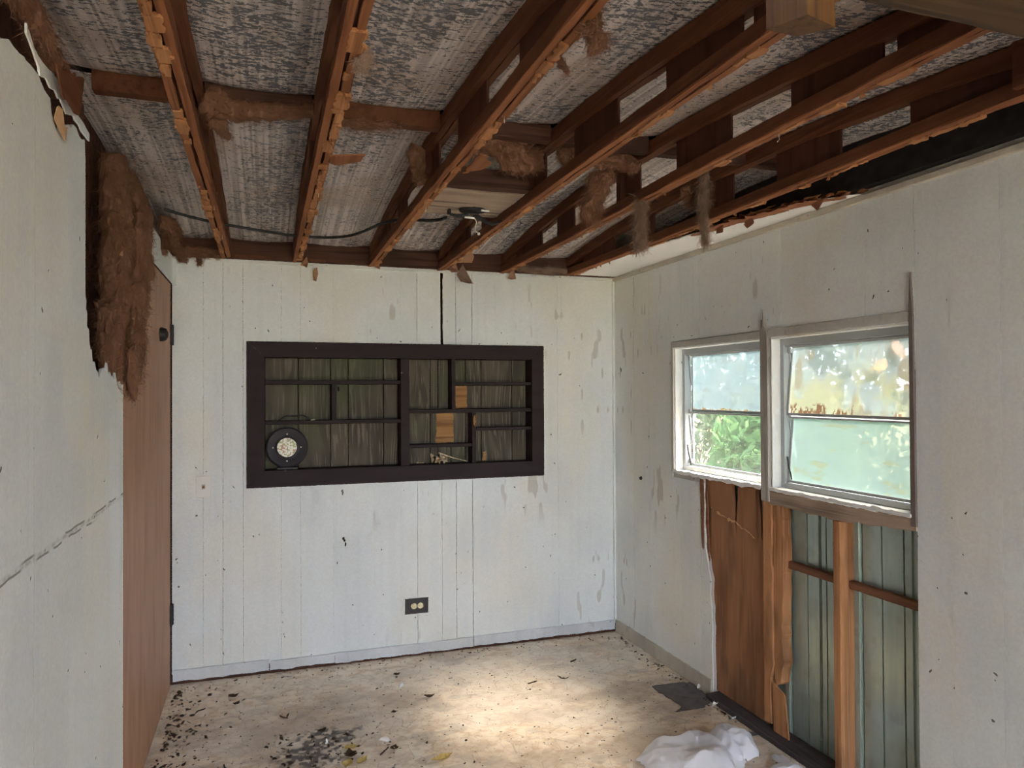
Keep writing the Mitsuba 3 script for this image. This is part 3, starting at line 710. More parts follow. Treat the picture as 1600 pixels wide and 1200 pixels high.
add('dried_leaf', cat_(*[shred((0.812 + .016 * g.normal(), D + .03, iz0 + .006), (.012, .006), k + 40, ax=(1, .2, .1), up=(0, .6, .5), curl=4) for k in range(3)]), 'm_straw', label='small dried leaf curl at the left of the lower middle niche cell', cat='dried leaf')

# ------------------------------------------------------------------ plates on the far wall
key = 'light_switch'
info(key, 'single ivory toggle switch plate left of the niche', 'light switch')
add(key + '__plate', box(-.333, -.262, D - .006, D - .001, .920, 1.029, .003), 'm_plate')
add(key + '__collar', box(-.306, -.289, D - .0075, D - .005, .962, .987, .001), 'm_trimgrey', label='worn grey collar')
add(key + '__toggle', box(-.3025, -.2925, D - .018, D - .006, .968, .980, .002), 'm_brace', label='short dark toggle')
key = 'wall_outlet'
info(key, 'black wall plate with two cream sockets low on the far wall', 'outlet')
pl = rect(.721, .230, .849, .313)
for cx in (.769, .805):
    pl = pl.difference(sg.Point(cx, .272).buffer(.0165))
add(key + '__plate', slab(pl, .006, 'back', D - .0075), 'm_blackplastic')
for cx in (.769, .805):
    c = sg.Point(cx, .272).buffer(.016)
    c = c.difference(so.unary_union([rect(cx - .009, .270, cx - .0025, .2725), rect(cx + .003, .270, cx + .009, .2725), rect(cx - .0085, .279, cx - .002, .2815), rect(cx + .003, .263, cx + .009, .2655)]))
    add(key + '__socket', slab(c, .006, 'back', D - .0085), 'm_ivory', label='cream round socket with slots')
add(key + '__socket_backing', box(.745, .83, D - .0024, D - .0006, .25, .295), 'm_black')

# marks that stand proud of the walls
kb = trimesh.creation.revolve([[0, .012], [.006, .011], [.009, .006], [.010, 0], [0, 0]], sections=16)
kb.apply_transform(trimesh.transformations.rotation_matrix(-math.pi / 2, [0, 1, 0])); kb.apply_translation([R, 3.652, .957])
add('wall_right__knob', kb, 'm_iron', smooth=40, label='small dark knob near the far corner')
add('wall_slit_tag', shred((R - .003, 3.893, 1.572), (.008, .028), 3, ax=(0, 1, 0), up=(0, 0, 1), t=.002), 'm_blackplastic', label='tiny black sliver stuck high on the window wall by the corner', cat='scrap')
add('dirt_dauber', cat_(*[shred((.396 + .006 * g_, D - .004, .654 + .016 * z_), (.007, .012), k_, ax=(1, 0, .2), up=(0, 0, 1), t=.004) for k_, (g_, z_) in enumerate(((-1, 1), (.3, .2), (1, -1.0)))]), 'm_leaf_brown', label='dark crumb of mud stuck on the far wall under the niche', cat='mud')

# ------------------------------------------------------------------ windows
def window(key, y0, y1, tilt, panes, lab, seed):
    info(key, lab, kind='structure')
    z0, z1 = 1.04, 1.668
    X0, X1 = R + 0.002, R + 0.048
    t = 0.008
    jm = (('sill_board', box(R - .012, R + 0.095, y0 - .004, y1 + .004, z0 - .012, z0)), ('head', box(X0, R + .09, y0, y1, z1 - t, z1)), ('jamb', box(X0, R + .09, y1 - t, y1, z0, z1 - t)), ('jamb', box(X0, R + .09, y0, y0 + t, z0, z1 - t)))
    for n, m in jm:
        add(key + '__' + n, m, 'm_jamb')
    # aluminium frame
    a, b = R + .044, R + .084
    fy0, fy1, fz0, fz1 = y0 + t, y1 - t, z0, z1 - t
    w = .022
    for m in (box(a, b, fy0, fy0 + w, fz0, fz1), box(a, b, fy1 - w, fy1, fz0, fz1), box(a, b, fy0 + w, fy1 - w, fz1 - .028, fz1), box(a, b, fy0 + w, fy1 - w, fz0, fz0 + .020)):
        add(key + '__frame', m, 'm_alu')
    add(key + '__frame', box(a + .01, a + .016, fy0 + w, fy1 - w, fz1 - .036, fz1 - .028), 'm_alu')
    gy0, gy1 = fy0 + w, fy1 - w
    zm = 1.339
    for k, (za, zb) in enumerate(((zm, fz1 - .028), (fz0 + .020, zm))):
        s = key + '__sash'
        c, si = math.cos(tilt), math.sin(tilt)
        def place(m):
            M = np.eye(4); M[0, 0] = c; M[0, 2] = -si; M[2, 0] = si; M[2, 2] = c
            m.apply_translation([-(b + .003), 0, -zb]); m.apply_transform(M); m.apply_translation([b + .003, 0, zb])
            return m
        h = .009
        rails = cat_(box(b, b + .012, gy0, gy1, zb - .010, zb), box(b, b + .014, gy0, gy1, za + .001, za + .012), box(b, b + .012, gy0, gy0 + h, za + .012, zb - .010), box(b, b + .012, gy1 - h, gy1, za + .012, zb - .010))
        sk = add(s, place(rails), 'm_alu')
        pane = box(b + .004, b + .0065, gy0 + h, gy1 - h, za + .012, zb - .010, .0003)
        if panes[k] == 'm_glass' or True:
            v = np.array([[b + .005, gy0 + h, za + .012], [b + .005, gy1 - h, za + .012], [b + .005, gy1 - h, zb - .010], [b + .005, gy0 + h, zb - .010]])
            pane = trimesh.Trimesh(v, [[0, 1, 2], [0, 2, 3]], process=False)
        add(sk + '__pane', place(pane), panes[k])
        arm = [(b - .012, gy1 - .002, zb - .02), (b - .004, gy1 - .004, zb - .10), (b + .006 + abs(si) * .1, gy1 - .006, za + .09)]
        add(key + '__stay_arm', beam(arm[0], arm[2], .004, .010, up=(1, 0, .2)), 'm_alu', label='thin sash stay arm')
    add(key + '__meeting_rail', box(b - .018, b + .004, gy0, gy1, zm - .009, zm - .001), 'm_alu', label='grey cross rail between the sashes')
    add(key + '__operator_rod', tube([(b - .03, gy1 - .006, 1.17), (b - .028, gy1 - .012, 1.13), (b - .02, gy1 - .02, 1.08), (b - .018, gy1 - .02, 1.064)], .003, 6), 'm_iron', label='dark bent operator rod')
    for k in range(3):
        add(key + '__hinge_block', box(b - .02, b - .006, gy1 - .016, gy1, (1.075, 1.335, 1.60)[k], (1.095, 1.352, 1.622)[k]), 'm_alu')


window('window_1', 2.597, 3.300, 0.0, ['m_pane_a', 'm_glass'], 'left awning window with a hazed upper pane and clear lower pane', 1)
window('window_2', 1.840, 2.542, -0.10, ['m_pane_b', 'm_pane_c'], 'right awning window with stained upper pane and milky lower pane, sashes ajar', 2)
# casing
for nm, m in (('window_1__casing', box(R - .006, R + .004, 2.592, 3.322, 1.668, 1.698)), ('window_2__casing', box(R - .006, R + .004, 1.838, 2.548, 1.668, 1.704)), ('window_1__casing', box(R - .006, R + .004, 3.300, 3.322, 1.03, 1.668))):
    add(nm, m, 'm_trimgrey', label='flat grey casing strip')
mul = P((2.592, 0.98), (2.592, 1.70), (2.588, 1.745), (2.582, 1.70), (2.578, 1.72), (2.572, 1.787), (2.566, 1.72), (2.556, 1.70), (2.548, 1.69), (2.545, 1.3), (2.545, 0.98))
add('trim_1', slab(mul, 0.012, 'right', R - .012), 'm_mullion', kind='structure', label='splintered grey post board between the two windows')
add('trim_1__post', box(R, R + .08, 2.545, 2.594, 1.0, 1.70), 'm_mullion')
sp = P((1.840, 1.0), (1.840, 1.72), (1.835, 1.80), (1.8335, 1.83), (1.832, 1.80), (1.826, 1.70), (1.823, 1.4), (1.820, 1.0))
add('trim_2', slab(sp, 0.010, 'right', R - .008), 'm_greywood', kind='structure', label='split grey brown strip at the right edge of the right window')
add('trim_3', rough(slab(P(*jag([(1.822, .985), (2.20, .962), (2.46, .972), (2.55, .968)], .002, .05, 51), (2.55, 1.026), (1.822, 1.028)), .02, 'right', R - .004), .06, .001, 20), 'm_sill', kind='structure', label='weathered rail under the right window')
add('trim_3__broken_edge', slab(P(*jag([(1.84, 1.026), (2.54, 1.026)], .002, .02, 52), *jag([(2.54, 1.040), (1.84, 1.040)], .003, .02, 53)), .010, 'right', R - .010), 'm_white', label='broken white sill edge')
add('trim_4', slab(P(*jag([(2.60, 1.024), (3.30, 1.024)], .003, .02, 54), *jag([(3.30, 1.040), (2.60, 1.042)], .002, .02, 55)), .012, 'right', R - .012), 'm_white', kind='structure', label='broken white sill edge of the left window')
# two fallen leaves stuck to the stained pane
def leaf(c, ln, wd, ax, up, curl=.15, seed=0, n=14):
    g = np.random.default_rng(seed)
    t = np.linspace(0, 1, n); w = wd * np.sin(np.pi * t ** .8) * (1 + .18 * g.normal(size=n)); w[0] = w[-1] = 0.0003
    ax, up = np.array(ax, float), np.array(up, float); ax /= np.linalg.norm(ax); up -= ax * (up @ ax); up /= np.linalg.norm(up); nn = np.cross(ax, up)
    mid = np.array(c) + ((t - .5) * ln)[:, None] * ax + (curl * ln * 4 * (t - .5) ** 2)[:, None] * nn
    hgt = (abs(w) * .35)[:, None] * nn
    v = np.vstack([mid + w[:, None] * up + hgt, mid, mid - w[:, None] * up + hgt])
    f = []
    for r in (0, n):
        for i in range(n - 1):
            f += [(r + i, r + i + 1, r + n + i + 1), (r + i, r + n + i + 1, r + n + i)]
    v2 = v + nn * .0006
    f = np.array(f); return trimesh.Trimesh(np.vstack([v, v2]), np.vstack([f, f[:, ::-1] + len(v)]), process=False)
add('stuck_leaf', leaf((R + .108, 2.075, 1.535), .08, .024, (0, .9, -.3), (0, .3, .9), .02, 3), 'm_leafpaper', label='yellow orange leaf stuck on the upper pane of the right window', cat='leaf')
add('stuck_leaf', leaf((R + .100, 1.985, 1.585), .085, .022, (0, -.6, .0 - .7), (0, .7, -.6), .02, 4), 'm_leafpink', label='pinkish leaf stuck high at the right of the stained pane', cat='leaf')

# ------------------------------------------------------------------ opened wall bay below the windows
ys, xs = [], []
prof = [(1.70, 0)]
for c0, w0, h0 in ((1.915, .012, -.008), (1.942, .002, .012), (2.037, .002, .012), (2.128, .002, .012), (2.150, .012, -.007), (2.308, .002, .012), (2.338, .002, .014), (2.346, .002, .014), (2.414, .002, .012), (2.508, .002, .012), (2.530, .012, -.008), (2.70, .002, .012), (2.80, .002, .012), (2.92, .002, .012)):
    prof += [(c0 - w0 - .0015, 0), (c0 - w0, h0), (c0 + w0, h0), (c0 + w0 + .0015, 0)]
prof.append((3.08, 0))
pv = []
zs = np.linspace(-.02, 1.06, 30)
pr = np.array(prof)
yf = np.unique(np.r_[pr[:, 0], np.linspace(1.70, 3.08, 60)])
xf = np.interp(yf, pr[:, 0], pr[:, 1])
Yg, Zg = np.meshgrid(yf, zs)
Xg = R + .072 + np.broadcast_to(xf, Yg.shape) + .004 * (meshkit.fbm(np.stack([Yg * 3, Zg * 3, Yg * 0], -1), 2, 3) - .5)
k = np.arange(Yg.size).reshape(Yg.shape)
q = np.stack([k[:-1, :-1], k[1:, :-1], k[1:, 1:], k[:-1, 1:]], -1).reshape(-1, 4)
v = np.stack([Xg, Yg, Zg], -1).reshape(-1, 3)
add('wall_right__metal_siding', (np.vstack([v, v + [.002, 0, 0]]), np.vstack([q, q[:, ::-1] + len(v)])), 'm_siding', smooth=20, label='bare grey green ribbed metal siding in the opened bay')
pp = P(*([(3.06, 0.03), (3.055, 1.02)] + [(2.835, 1.02), (2.82, .90), (2.812, .80), (2.80, .90), (2.792, 1.02), (2.655, 1.02), (2.64, .90), (2.632, .80), (2.622, .88), (2.618, 1.02), (2.595, 1.02), (2.592, .70)] + jag([(2.592, .70), (2.586, .30), (2.60, .03)], .004, .03, 61)))
add('plywood_sheet', rough(slab(pp, .008, 'right', R + .022), .09, .0015, 9), 'm_ply', smooth=25, label='cracked orange brown plywood left of the bare studs', cat='plywood sheet')
add('plywood_sheet__torn_layer', rough(slab(P(*jag([(3.05, .90), (2.93, .865), (2.80, .845), (2.67, .80)], .006, .02, 66), (2.662, .80), (2.668, 1.018), (3.05, 1.018)).buffer(0).difference(P((2.838, 1.03), (2.82, .88), (2.812, .80), (2.798, .90), (2.79, 1.03))), .004, 'right', R + .0165), .06, .001, 12), 'm_ply', label='upper veneer with a torn pale edge')
add('plywood_sheet__torn_edge', slab(P(*jag([(3.0, .885), (2.93, .862), (2.80, .842), (2.675, .80)], .004, .012, 66), *jag([(2.675, .806), (2.80, .852), (2.93, .870), (3.0, .892)], .004, .012, 67)), .003, 'right', R + .0145), 'm_tanpaper', label='pale torn veneer edge')
add('plywood_strip', rough(slab(P(*jag([(3.0, 0.03), (2.985, .35), (3.01, .6), (3.028, 1.02)], .003, .04, 62), (3.062, 1.02), (3.05, .03)), .006, 'right', R + .010), .07, .001, 9), 'm_brace', label='narrow torn plywood strip along the cut white panel', cat='plywood sheet')
add('torn_strip', slab(P(*jag([(3.035, 1.018), (3.062, 1.018), (3.058, .86), (3.048, .70)], .002, .03, 91), (3.040, .68), (3.034, .80), (3.03, .9)), .004, 'right', R - .005), 'm_brace', label='dark brown torn strip hanging over the white panel below the left window', cat='scrap')
add('plywood_offcut', slab(P((2.545, .02), (2.55, .225), (2.475, .20), (2.452, .02)), .006, 'right', R + .004), 'm_stud', label='small square plywood offcut standing at the foot of the splintered stud', cat='plywood sheet')
st = P(*jag([(2.545, .985), (2.548, .6), (2.542, .30), (2.562, .24), (2.556, .05)], .002, .04, 63), (2.60, .05), (2.60, .985))
st2 = P(*jag([(2.492, .97), (2.487, .70), (2.497, .40), (2.484, .33), (2.505, .24), (2.53, .22)], .003, .03, 64), (2.545, .24), (2.545, .97))
add('wall_stud', rough(slab(st, .04, 'right', R + .002), .06, .0015, 14), 'm_stud', label='splintered stud under the post between the windows', cat='wall stud', group='studs in the opened bay')
add('wall_stud__splint', rough(slab(st2, .045, 'right', R + .012), .06, .0015, 14), 'm_stud')
add('wall_stud', rough(box(R + .001, R + .066, 2.160, 2.198, .028, .962, .003), .05, .0015, 14), 'm_stud', label='whole orange brown stud in the middle of the metal siding', cat='wall stud', group='studs in the opened bay')
add('wall_stud', rough(box(R + .001, R + .066, 1.800, 1.8215, .0, .985, .002), .06, .001, 14), 'm_stud', label='stud edge along the uncut white panel at the right', cat='wall stud', group='studs in the opened bay')
add('wall_brace', rough(box(R + .040, R + .062, 2.199, 2.490, .712, .742, .002), .05, .001, 14), 'm_brace', label='horizontal brown brace between splintered stud and middle stud', cat='wall brace', group='braces in the opened bay')
add('wall_brace', rough(box(R + .040, R + .062, 1.823, 2.159, .712, .742, .002), .05, .001, 14), 'm_brace', label='horizontal brown brace right of the middle stud', cat='wall brace', group='braces in the opened bay')
add('bottom_plate', rough(box(R - .045, R + .066, 1.80, 2.97, 0.0, .026, .004), .05, .003, 14), 'm_plate_dark', label='dark dirty floor plate along the foot of the opened bay', cat='floor plate')

# ------------------------------------------------------------------ insulation
IG = 'insulation scraps'
def wool(label, path, ra, rb, axis, seed, m='m_insul', **k):
    add('insulation', fuzz(path, ra, rb, axis, seed, **k), m, smooth=55, label=label, cat='insulation', group=IG)
add('insulation_batt', cat_(
    fuzz([(L - .05, 2.78, 2.25), (L - .035, 2.78, 2.0), (L - .03, 2.72, 1.75), (L - .022, 2.56, 1.47)], [.10, .16, .18, .21, .22, .17], [.045, .05, .05, .05, .04, .02], (0, 1, 0), 3, nf=1100, flen=.06, nr=44, rings=80, amp=.26, f=9),
    fuzz([(L - .03, 2.95, 2.24), (L + .016, 2.93, 2.05), (L + .018, 2.88, 1.85), (L + .018, 2.80, 1.62), (L + .014, 2.72, 1.46)], [.09, .13, .13, .12, .10], [.03, .035, .035, .03, .012], (0, 1, 0), 8, nf=800, flen=.055, nr=36, rings=70, amp=.30, f=10)),
    'm_insul', smooth=70, label='large brown fibreglass batt hanging out of the torn left wall', cat='insulation')
wool('brown wool draped along the blocking between first and second truss', [(-.165, 2.235, 2.285), (-.06, 2.235, 2.262), (.06, 2.235, 2.272), (.135, 2.235, 2.285)], [.045, .035, .03, .03], [.02], (0, 0, 1), 11, nf=350)
wool('wool tuft hanging right of the first truss', [(-.15, 2.26, 2.27), (-.13, 2.27, 2.23), (-.10, 2.27, 2.19)], [.03, .03, .01], [.015], (1, 0, 0), 12, nf=160)
wool('thin wool fringe right of the second truss', [(.19, 2.27, 2.29), (.26, 2.26, 2.275), (.40, 2.26, 2.285)], [.02, .018, .008], [.012], (0, 0, 1), 13, nf=260, flen=.045)
wool('wool tuft stuffed left of the third truss', [(.52, 2.50, 2.29), (.505, 2.50, 2.24), (.515, 2.48, 2.17)], [.035, .045, .02], [.02], (1, 0, 0), 14, nf=200)
wool('big wool drape between third and fourth truss', [(.60, 2.30, 2.285), (.72, 2.31, 2.27), (.82, 2.32, 2.245), (.895, 2.32, 2.25)], [.025, .04, .075, .04], [.03], (0, 0, 1), 15, nf=600, flen=.045, nr=30, rings=50)
wool('wool tuft just right of the fourth truss', [(.955, 2.29, 2.29), (.975, 2.30, 2.25), (.99, 2.30, 2.21)], [.03, .035, .012], [.015], (1, 0, 0), 16, nf=200)
wool('wool drape between fourth and fifth truss', [(.99, 2.30, 2.285), (1.12, 2.32, 2.262), (1.24, 2.33, 2.265), (1.27, 2.34, 2.25)], [.02, .04, .045, .03], [.025], (0, 0, 1), 17, nf=400)
wool('long wool tuft hanging left of the fifth truss', [(1.16, 2.38, 2.24), (1.14, 2.40, 2.17), (1.115, 2.40, 2.11), (1.125, 2.40, 2.05)], [.045, .05, .05, .02], [.018], (1, 0, 0), 18, nf=420, flen=.05)
wool('wool strand hanging straight below the fifth truss', [(1.285, 2.34, 2.15), (1.287, 2.345, 2.08), (1.288, 2.35, 2.02), (1.29, 2.35, 1.955)], [.022, .024, .022, .026], [.009], (0.3, -1, 0), 19, m='m_insul_pale', nf=500, flen=.05)
wool('thin wool strand hanging across the sixth truss', [(1.655, 2.49, 2.30), (1.655, 2.495, 2.20), (1.66, 2.50, 2.10), (1.66, 2.50, 2.03)], [.022, .020, .014, .009], [.007], (0.3, -1, 0), 20, m='m_insul_pale', nf=450, flen=.06)
wool('ragged wool tuft left of the strand on the sixth truss', [(1.66, 2.60, 2.29), (1.665, 2.60, 2.25), (1.66, 2.60, 2.20)], [.04, .045, .02], [.015], (1, 0, 0), 21, nf=260)
wool('brown wool tongue hanging from the near end of the third truss', [(.568, 1.215, 2.15), (.572, 1.212, 2.11), (.575, 1.205, 2.065)], [.022, .024, .016], [.008], (.6, -.8, 0), 22, nf=180)
wool('small wool wisp right of the third truss', [(.585, 1.42, 2.15), (.592, 1.41, 2.13), (.600, 1.40, 2.110)], [.008, .012, .006], [.004], (.6, -.8, 0), 23, nf=60, flen=.015)
wool('pale wool puff right of the second truss near the camera', [(.186, 1.5, 2.15), (.190, 1.5, 2.125), (.190, 1.5, 2.10)], [.016, .020, .012], [.008], (1, 0, 0), 24, m='m_insul_pale', nf=120)
wool('torn wool along the top of the left corner', [(L + .01, 3.45, 2.19), (L + .03, 3.72, 2.165), (L + .05, 3.90, 2.155), (-.28, 3.93, 2.150), (-.22, 3.94, 2.145)], [.03, .045, .035, .03, .02], [.03], (0, 0, 1), 25, nf=700, flen=.04, rings=60)
wool('wool shred hanging down over the door head', [(L + .012, 3.55, 2.17), (L + .012, 3.58, 2.12), (L + .010, 3.57, 2.075)], [.06, .07, .04], [.014], (0, 1, 0), 26, nf=250)
wool('small brown wool shred on the far wall left of the first truss', [(-.318, 3.955, 2.15), (-.318, 3.958, 2.13), (-.314, 3.96, 2.09)], [.016, .016, .006], [.008], (1, 0, 0), 27, nf=100)
wool('wool crumbs in the left end of the far wall top', [(-.43, 3.95, 2.17), (-.40, 3.955, 2.14), (-.395, 3.96, 2.10)], [.03, .03, .02], [.012], (1, 0, 0), 28, nf=160)
wool('pale wool fluff along the right end of the far wall top', [(1.36, 3.935, 2.155), (1.47, 3.93, 2.145), (1.58, 3.93, 2.148), (1.68, 3.93, 2.150)], [.014, .020, .018, .016], [.016], (0, 0, 1), 29, m='m_insul_pale', nf=600, flen=.04, rings=50)
wool('brown wool in the top left corner above the left wall', [(L + .0, 1.35, 2.21), (L + .01, 1.55, 2.20), (L + .01, 1.70, 2.175), (L, 1.82, 2.15)], [.05, .05, .04, .02], [.03], (0, 0, 1), 30, nf=500, flen=.04)
# torn papers and splinters along the far wall top
for k, (x, y, z, a, b, ang, m, lab) in enumerate((
        (.250, 3.962, 2.062, .020, .042, .25, 'm_tanpaper', 'tan paper scrap hanging below the second truss'),
        (.195, 3.955, 2.122, .020, .026, .4, 'm_luan', 'brown splinter at the foot of the second truss'),
        (1.030, 3.955, 2.092, .018, .060, .5, 'm_insul_pale', 'tan paper shred hanging below the fourth truss beside the black seam'),
        (.985, 3.955, 2.130, .020, .022, .2, 'm_luan', 'dark splinter left of the tan shred below the fourth truss'),
        (1.325, 3.955, 2.110, .022, .034, .4, 'm_luan', 'hooked brown splinter below the fifth truss'),
        (.565, 3.955, 2.125, .018, .018, 0, 'm_luan', 'dark splinter at the foot of the third truss'))):
    ca, sa = math.cos(ang), math.sin(ang)
    add('paper_scrap', shred((x, y, z), (a, b), 200 + k, ax=(1.3 * ca, 0, 1.3 * sa), up=(-1.3 * sa, -.1, 1.3 * ca), n=8, curl=3), m, label=lab, cat='scrap', group='torn scraps along the far wall top')
add('torn_panel_flap', rough(slab(P(*jag([(.90, 2.145), (1.06, 2.145), (1.07, 2.185), (1.045, 2.215), (1.0, 2.19), (.93, 2.160), (.90, 2.145)], .003, .02, 71)), .004, 'back', 3.80), .05, .002, 10), 'm_luan', label='brown panel flap hooked on the far end of the fourth truss', cat='scrap')
add('torn_panel_flap', slab(P(*jag([(1.715, 2.125), (1.955, 2.19), (1.93, 2.12), (1.90, 2.085), (1.76, 2.075), (1.715, 2.125)], .004, .02, 72)), .004, 'left', L + .035), 'm_truss', label='orange brown torn ceiling flap at the top of the left wall', cat='scrap')
add('torn_panel_flap', rough(slab(P(*jag([(.575, 1.98), (.60, 1.99), (.632, 2.07), (.625, 2.10), (.575, 2.17), (.575, 1.98)], .004, .02, 73)), .005, 'floor', 2.118), .05, .001, 10), 'm_lightwood', label='orange torn ceiling flap under the middle of the third truss', cat='scrap')
add('torn_panel_flap', slab(P(*jag([(.175, 2.14), (.27, 2.10), (.265, 2.16), (.20, 2.22), (.175, 2.2), (.175, 2.14)], .002, .02, 74)), .005, 'floor', 2.122), 'm_lightwood', label='small orange ceiling flap right of the second truss', cat='scrap')

# ------------------------------------------------------------------ light fitting, board, cable
add('mounting_board', rough(box(.572, .902, 2.53, 2.89, 2.168, 2.180), .06, .0008, 9), 'm_paleboard', label='pale weathered board between third and fourth truss', cat='board')
add('blocking_board', rough(box(.572, .902, 2.46, 2.50, 2.166, 2.235), .05, .002, 12), 'm_darkwood', label='dark blocking at the back edge of the pale board', cat='board')
key = 'light_bracket'
info(key, 'black broken light fitting bracket with loose wires under the pale board', 'light fitting')
def strap(pts, w, t):
    pts = spline(pts, 16); parts = [beam(a, b, w, t) for a, b in zip(pts[:-1], pts[1:])]
    return cat_(*parts)
add(key + '__canopy', rough(trimesh.creation.cylinder(.052, .010, sections=32, transform=trimesh.transformations.translation_matrix([.775, 2.77, 2.162]) @ np.diag([1.0, .7, 1, 1])), .015, .003, 40), 'm_iron', smooth=40)
add(key + '__arm', strap([(.690, 2.80, 2.150), (.72, 2.79, 2.142), (.765, 2.78, 2.150), (.80, 2.78, 2.150)], .030, .006), 'm_iron')
add(key + '__arm', strap([(.79, 2.79, 2.148), (.84, 2.80, 2.128), (.875, 2.80, 2.122), (.90, 2.80, 2.135)], .034, .006), 'm_iron')
add(key + '__tab', box(.682, .694, 2.79, 2.81, 2.148, 2.168), 'm_iron')
add(key + '__clip', box(.752, .792, 2.800, 2.808, 2.138, 2.145), 'm_white', label='white plastic clip')
add(key + '__clip', box(.795, .828, 2.715, 2.720, 2.148, 2.155), 'm_white', label='white plastic clip')
add(key + '__loose_wire', tube(spline([(.79, 2.81, 2.142), (.805, 2.82, 2.125), (.800, 2.82, 2.105), (.812, 2.82, 2.085)], 16), .0018, 6), 'm_wire', label='bare dangling wire')
add(key + '__wire_nut', trimesh.creation.icosphere(2, .006).apply_translation([.815, 2.82, 2.083]), 'm_white', smooth=True, label='pale wire nut')
add('cable', tube(spline([(L + .03, 3.42, 2.235), (-.175, 3.44, 2.190), (-.05, 3.455, 2.178), (.158, 3.50, 2.170), (.33, 3.45, 2.168), (.44, 3.25, 2.172), (.545, 3.05, 2.173), (.62, 2.98, 2.160), (.69, 2.86, 2.150)], 70), .0065, 8), 'm_iron', smooth=60, label='black cable sagging from the left corner to the light fitting', cat='cable')
for k, (x, y) in enumerate(((.851, 3.2), (1.189, 3.2))):
    add('hanging_nail', tube([(x + (.065 if k == 0 else .095), y, 2.20), (x + (.065 if k == 0 else .095), y, 2.155)], .002, 6), 'm_steel', label='bright nail in the %s truss near the far wall' % ('fourth' if k == 0 else 'fifth'), cat='nail')

# ------------------------------------------------------------------ timbers of the porch above the camera
add('hanging_post', rough(slab(P((.667, .849), (.719, .850), (.753, .812), (.690, .795)), .40, 'floor', 1.95), .02, .0015, 25), 'm_post', smooth=25, label='sawn off square post stub hanging at the top edge', cat='post')
bm = box(.86, 2.6, .80, .905, 2.05, 2.20, .008)
add('overhead_beam', rough(bm, .04, .006, 6), 'm_beam', smooth=35, label='rough knotty overhead beam in the top right corner', cat='beam')
add('beam_block', rough(box(1.655, 1.80, 1.13, 1.232, 2.145, 2.34, .003), .04, .0015, 12), 'm_truss', label='brown block joining the last truss to the overhead beam', cat='wood block')
add('porch_header', box(-2.6, 4.2, .86, .925, 2.20, 2.42), 'm_darkwood', kind='structure', label='porch header')

# ------------------------------------------------------------------ floor things
def blob_sheet(c, rx, ry, h, seed, n=70, f=9.0):
    """a crumpled film: a heap with sharp creases, closed onto the floor"""
    g = np.random.default_rng(seed)
    u = np.linspace(-1, 1, n); U, V = np.meshgrid(u, u)
    r = np.sqrt(U ** 2 + V ** 2); th = np.arctan2(V, U)
    lim = 0.82 + .30 * (meshkit.fbm(np.stack([np.cos(th) * 1.4, np.sin(th) * 1.4, th * 0 + seed], -1), 3, seed) - .5)
    P3 = np.stack([U * rx * f * 1.2, V * ry * f * 1.2, U * 0 + seed], -1)
    cre = 1 - np.abs(2 * meshkit.noise(P3 * 1.0, seed) - 1); cre2 = 1 - np.abs(2 * meshkit.noise(P3 * 2.3 + 5, seed + 3) - 1); cre3 = 1 - np.abs(2 * meshkit.noise(P3 * 5.1 + 9, seed + 4) - 1)
    Z = h * np.clip(1.15 - (r / lim) ** 2.2, 0, 1) ** .55 * (.30 + .50 * cre + .28 * cre2 + .12 * cre3)
    keep = (r < lim * 1.02)
    v = np.stack([c[0] + U * rx + .1 * rx * (cre2 - .5), c[1] + V * ry + .1 * ry * (cre - .5), .002 + Z], -1).reshape(-1, 3)
    k = np.arange(n * n).reshape(n, n)
    q = np.stack([k[:-1, :-1], k[:-1, 1:], k[1:, 1:], k[1:, :-1]], -1).reshape(-1, 4)
    ok = keep.ravel()[q].all(1)
    q = q[ok]
    m = trimesh.Trimesh(v, np.vstack([q[:, [0, 1, 2]], q[:, [0, 2, 3]]]), process=False); m.remove_unreferenced_vertices()
    return m
bag = cat_(blob_sheet((1.56, 2.47), .24, .19, .075, 4, 90, 5.5), blob_sheet((1.74, 2.47), .11, .14, .105, 9, 70, 6))
add('plastic_bag', bag, 'm_bag', smooth=75, label='crumpled white plastic bag on the floor at the bottom edge', cat='plastic bag')
add('paper_rag', cat_(blob_sheet((1.86, 2.30), .09, .045, .022, 14, 50, 30), blob_sheet((1.90, 2.37), .035, .05, .016, 16, 30, 40)), 'm_bag', smooth=30, label='torn white rag of paper at the foot of the middle stud', cat='paper')
sl = P(*jag([(1.785, 3.17), (1.90, 3.165), (1.985, 3.155), (1.985, 2.99), (1.96, 2.94), (1.90, 2.885), (1.745, 2.885), (1.80, 2.925), (1.79, 3.02), (1.785, 3.17)], .006, .02, 81))
add('tar_paper', slab(sl, .004, 'floor', .001), 'm_slate', label='dark grey torn patch of tar paper on the floor by the right baseboard', cat='tar paper')
add('tar_strip', slab(P(*jag([(1.80, 2.60), (1.90, 2.62), (1.985, 2.60), (1.975, 2.57), (1.88, 2.585), (1.80, 2.575), (1.80, 2.60)], .004, .02, 82)), .003, 'floor', .001), 'm_slate', label='thin dark strip of tar paper behind the plastic bag', cat='tar paper')
for k, (x, y, ln, w, a) in enumerate(((.325, 3.02, .065, .018, .1), (.30, 2.895, .075, .017, 1.2), (.355, 2.90, .07, .018, .9), (.655, 2.815, .10, .022, .35), (.50, 2.96, .03, .010, .5))):
    lab = ['yellow fallen leaf beside the black grime patch', 'yellow leaf at the bottom edge under the dark curled leaf', 'second yellow leaf at the bottom edge right of the dark curled leaf', 'large yellow leaf by itself at the bottom middle', 'tiny yellow leaf piece right of the twig'][k]
    add('fallen_leaf', leaf((x, y, .006), ln, w, (math.cos(a), math.sin(a), 0), (-math.sin(a), math.cos(a), 0), .10, k + 5), 'm_leaf_yellow', label=lab, cat='leaf', group='yellow leaves on the floor')
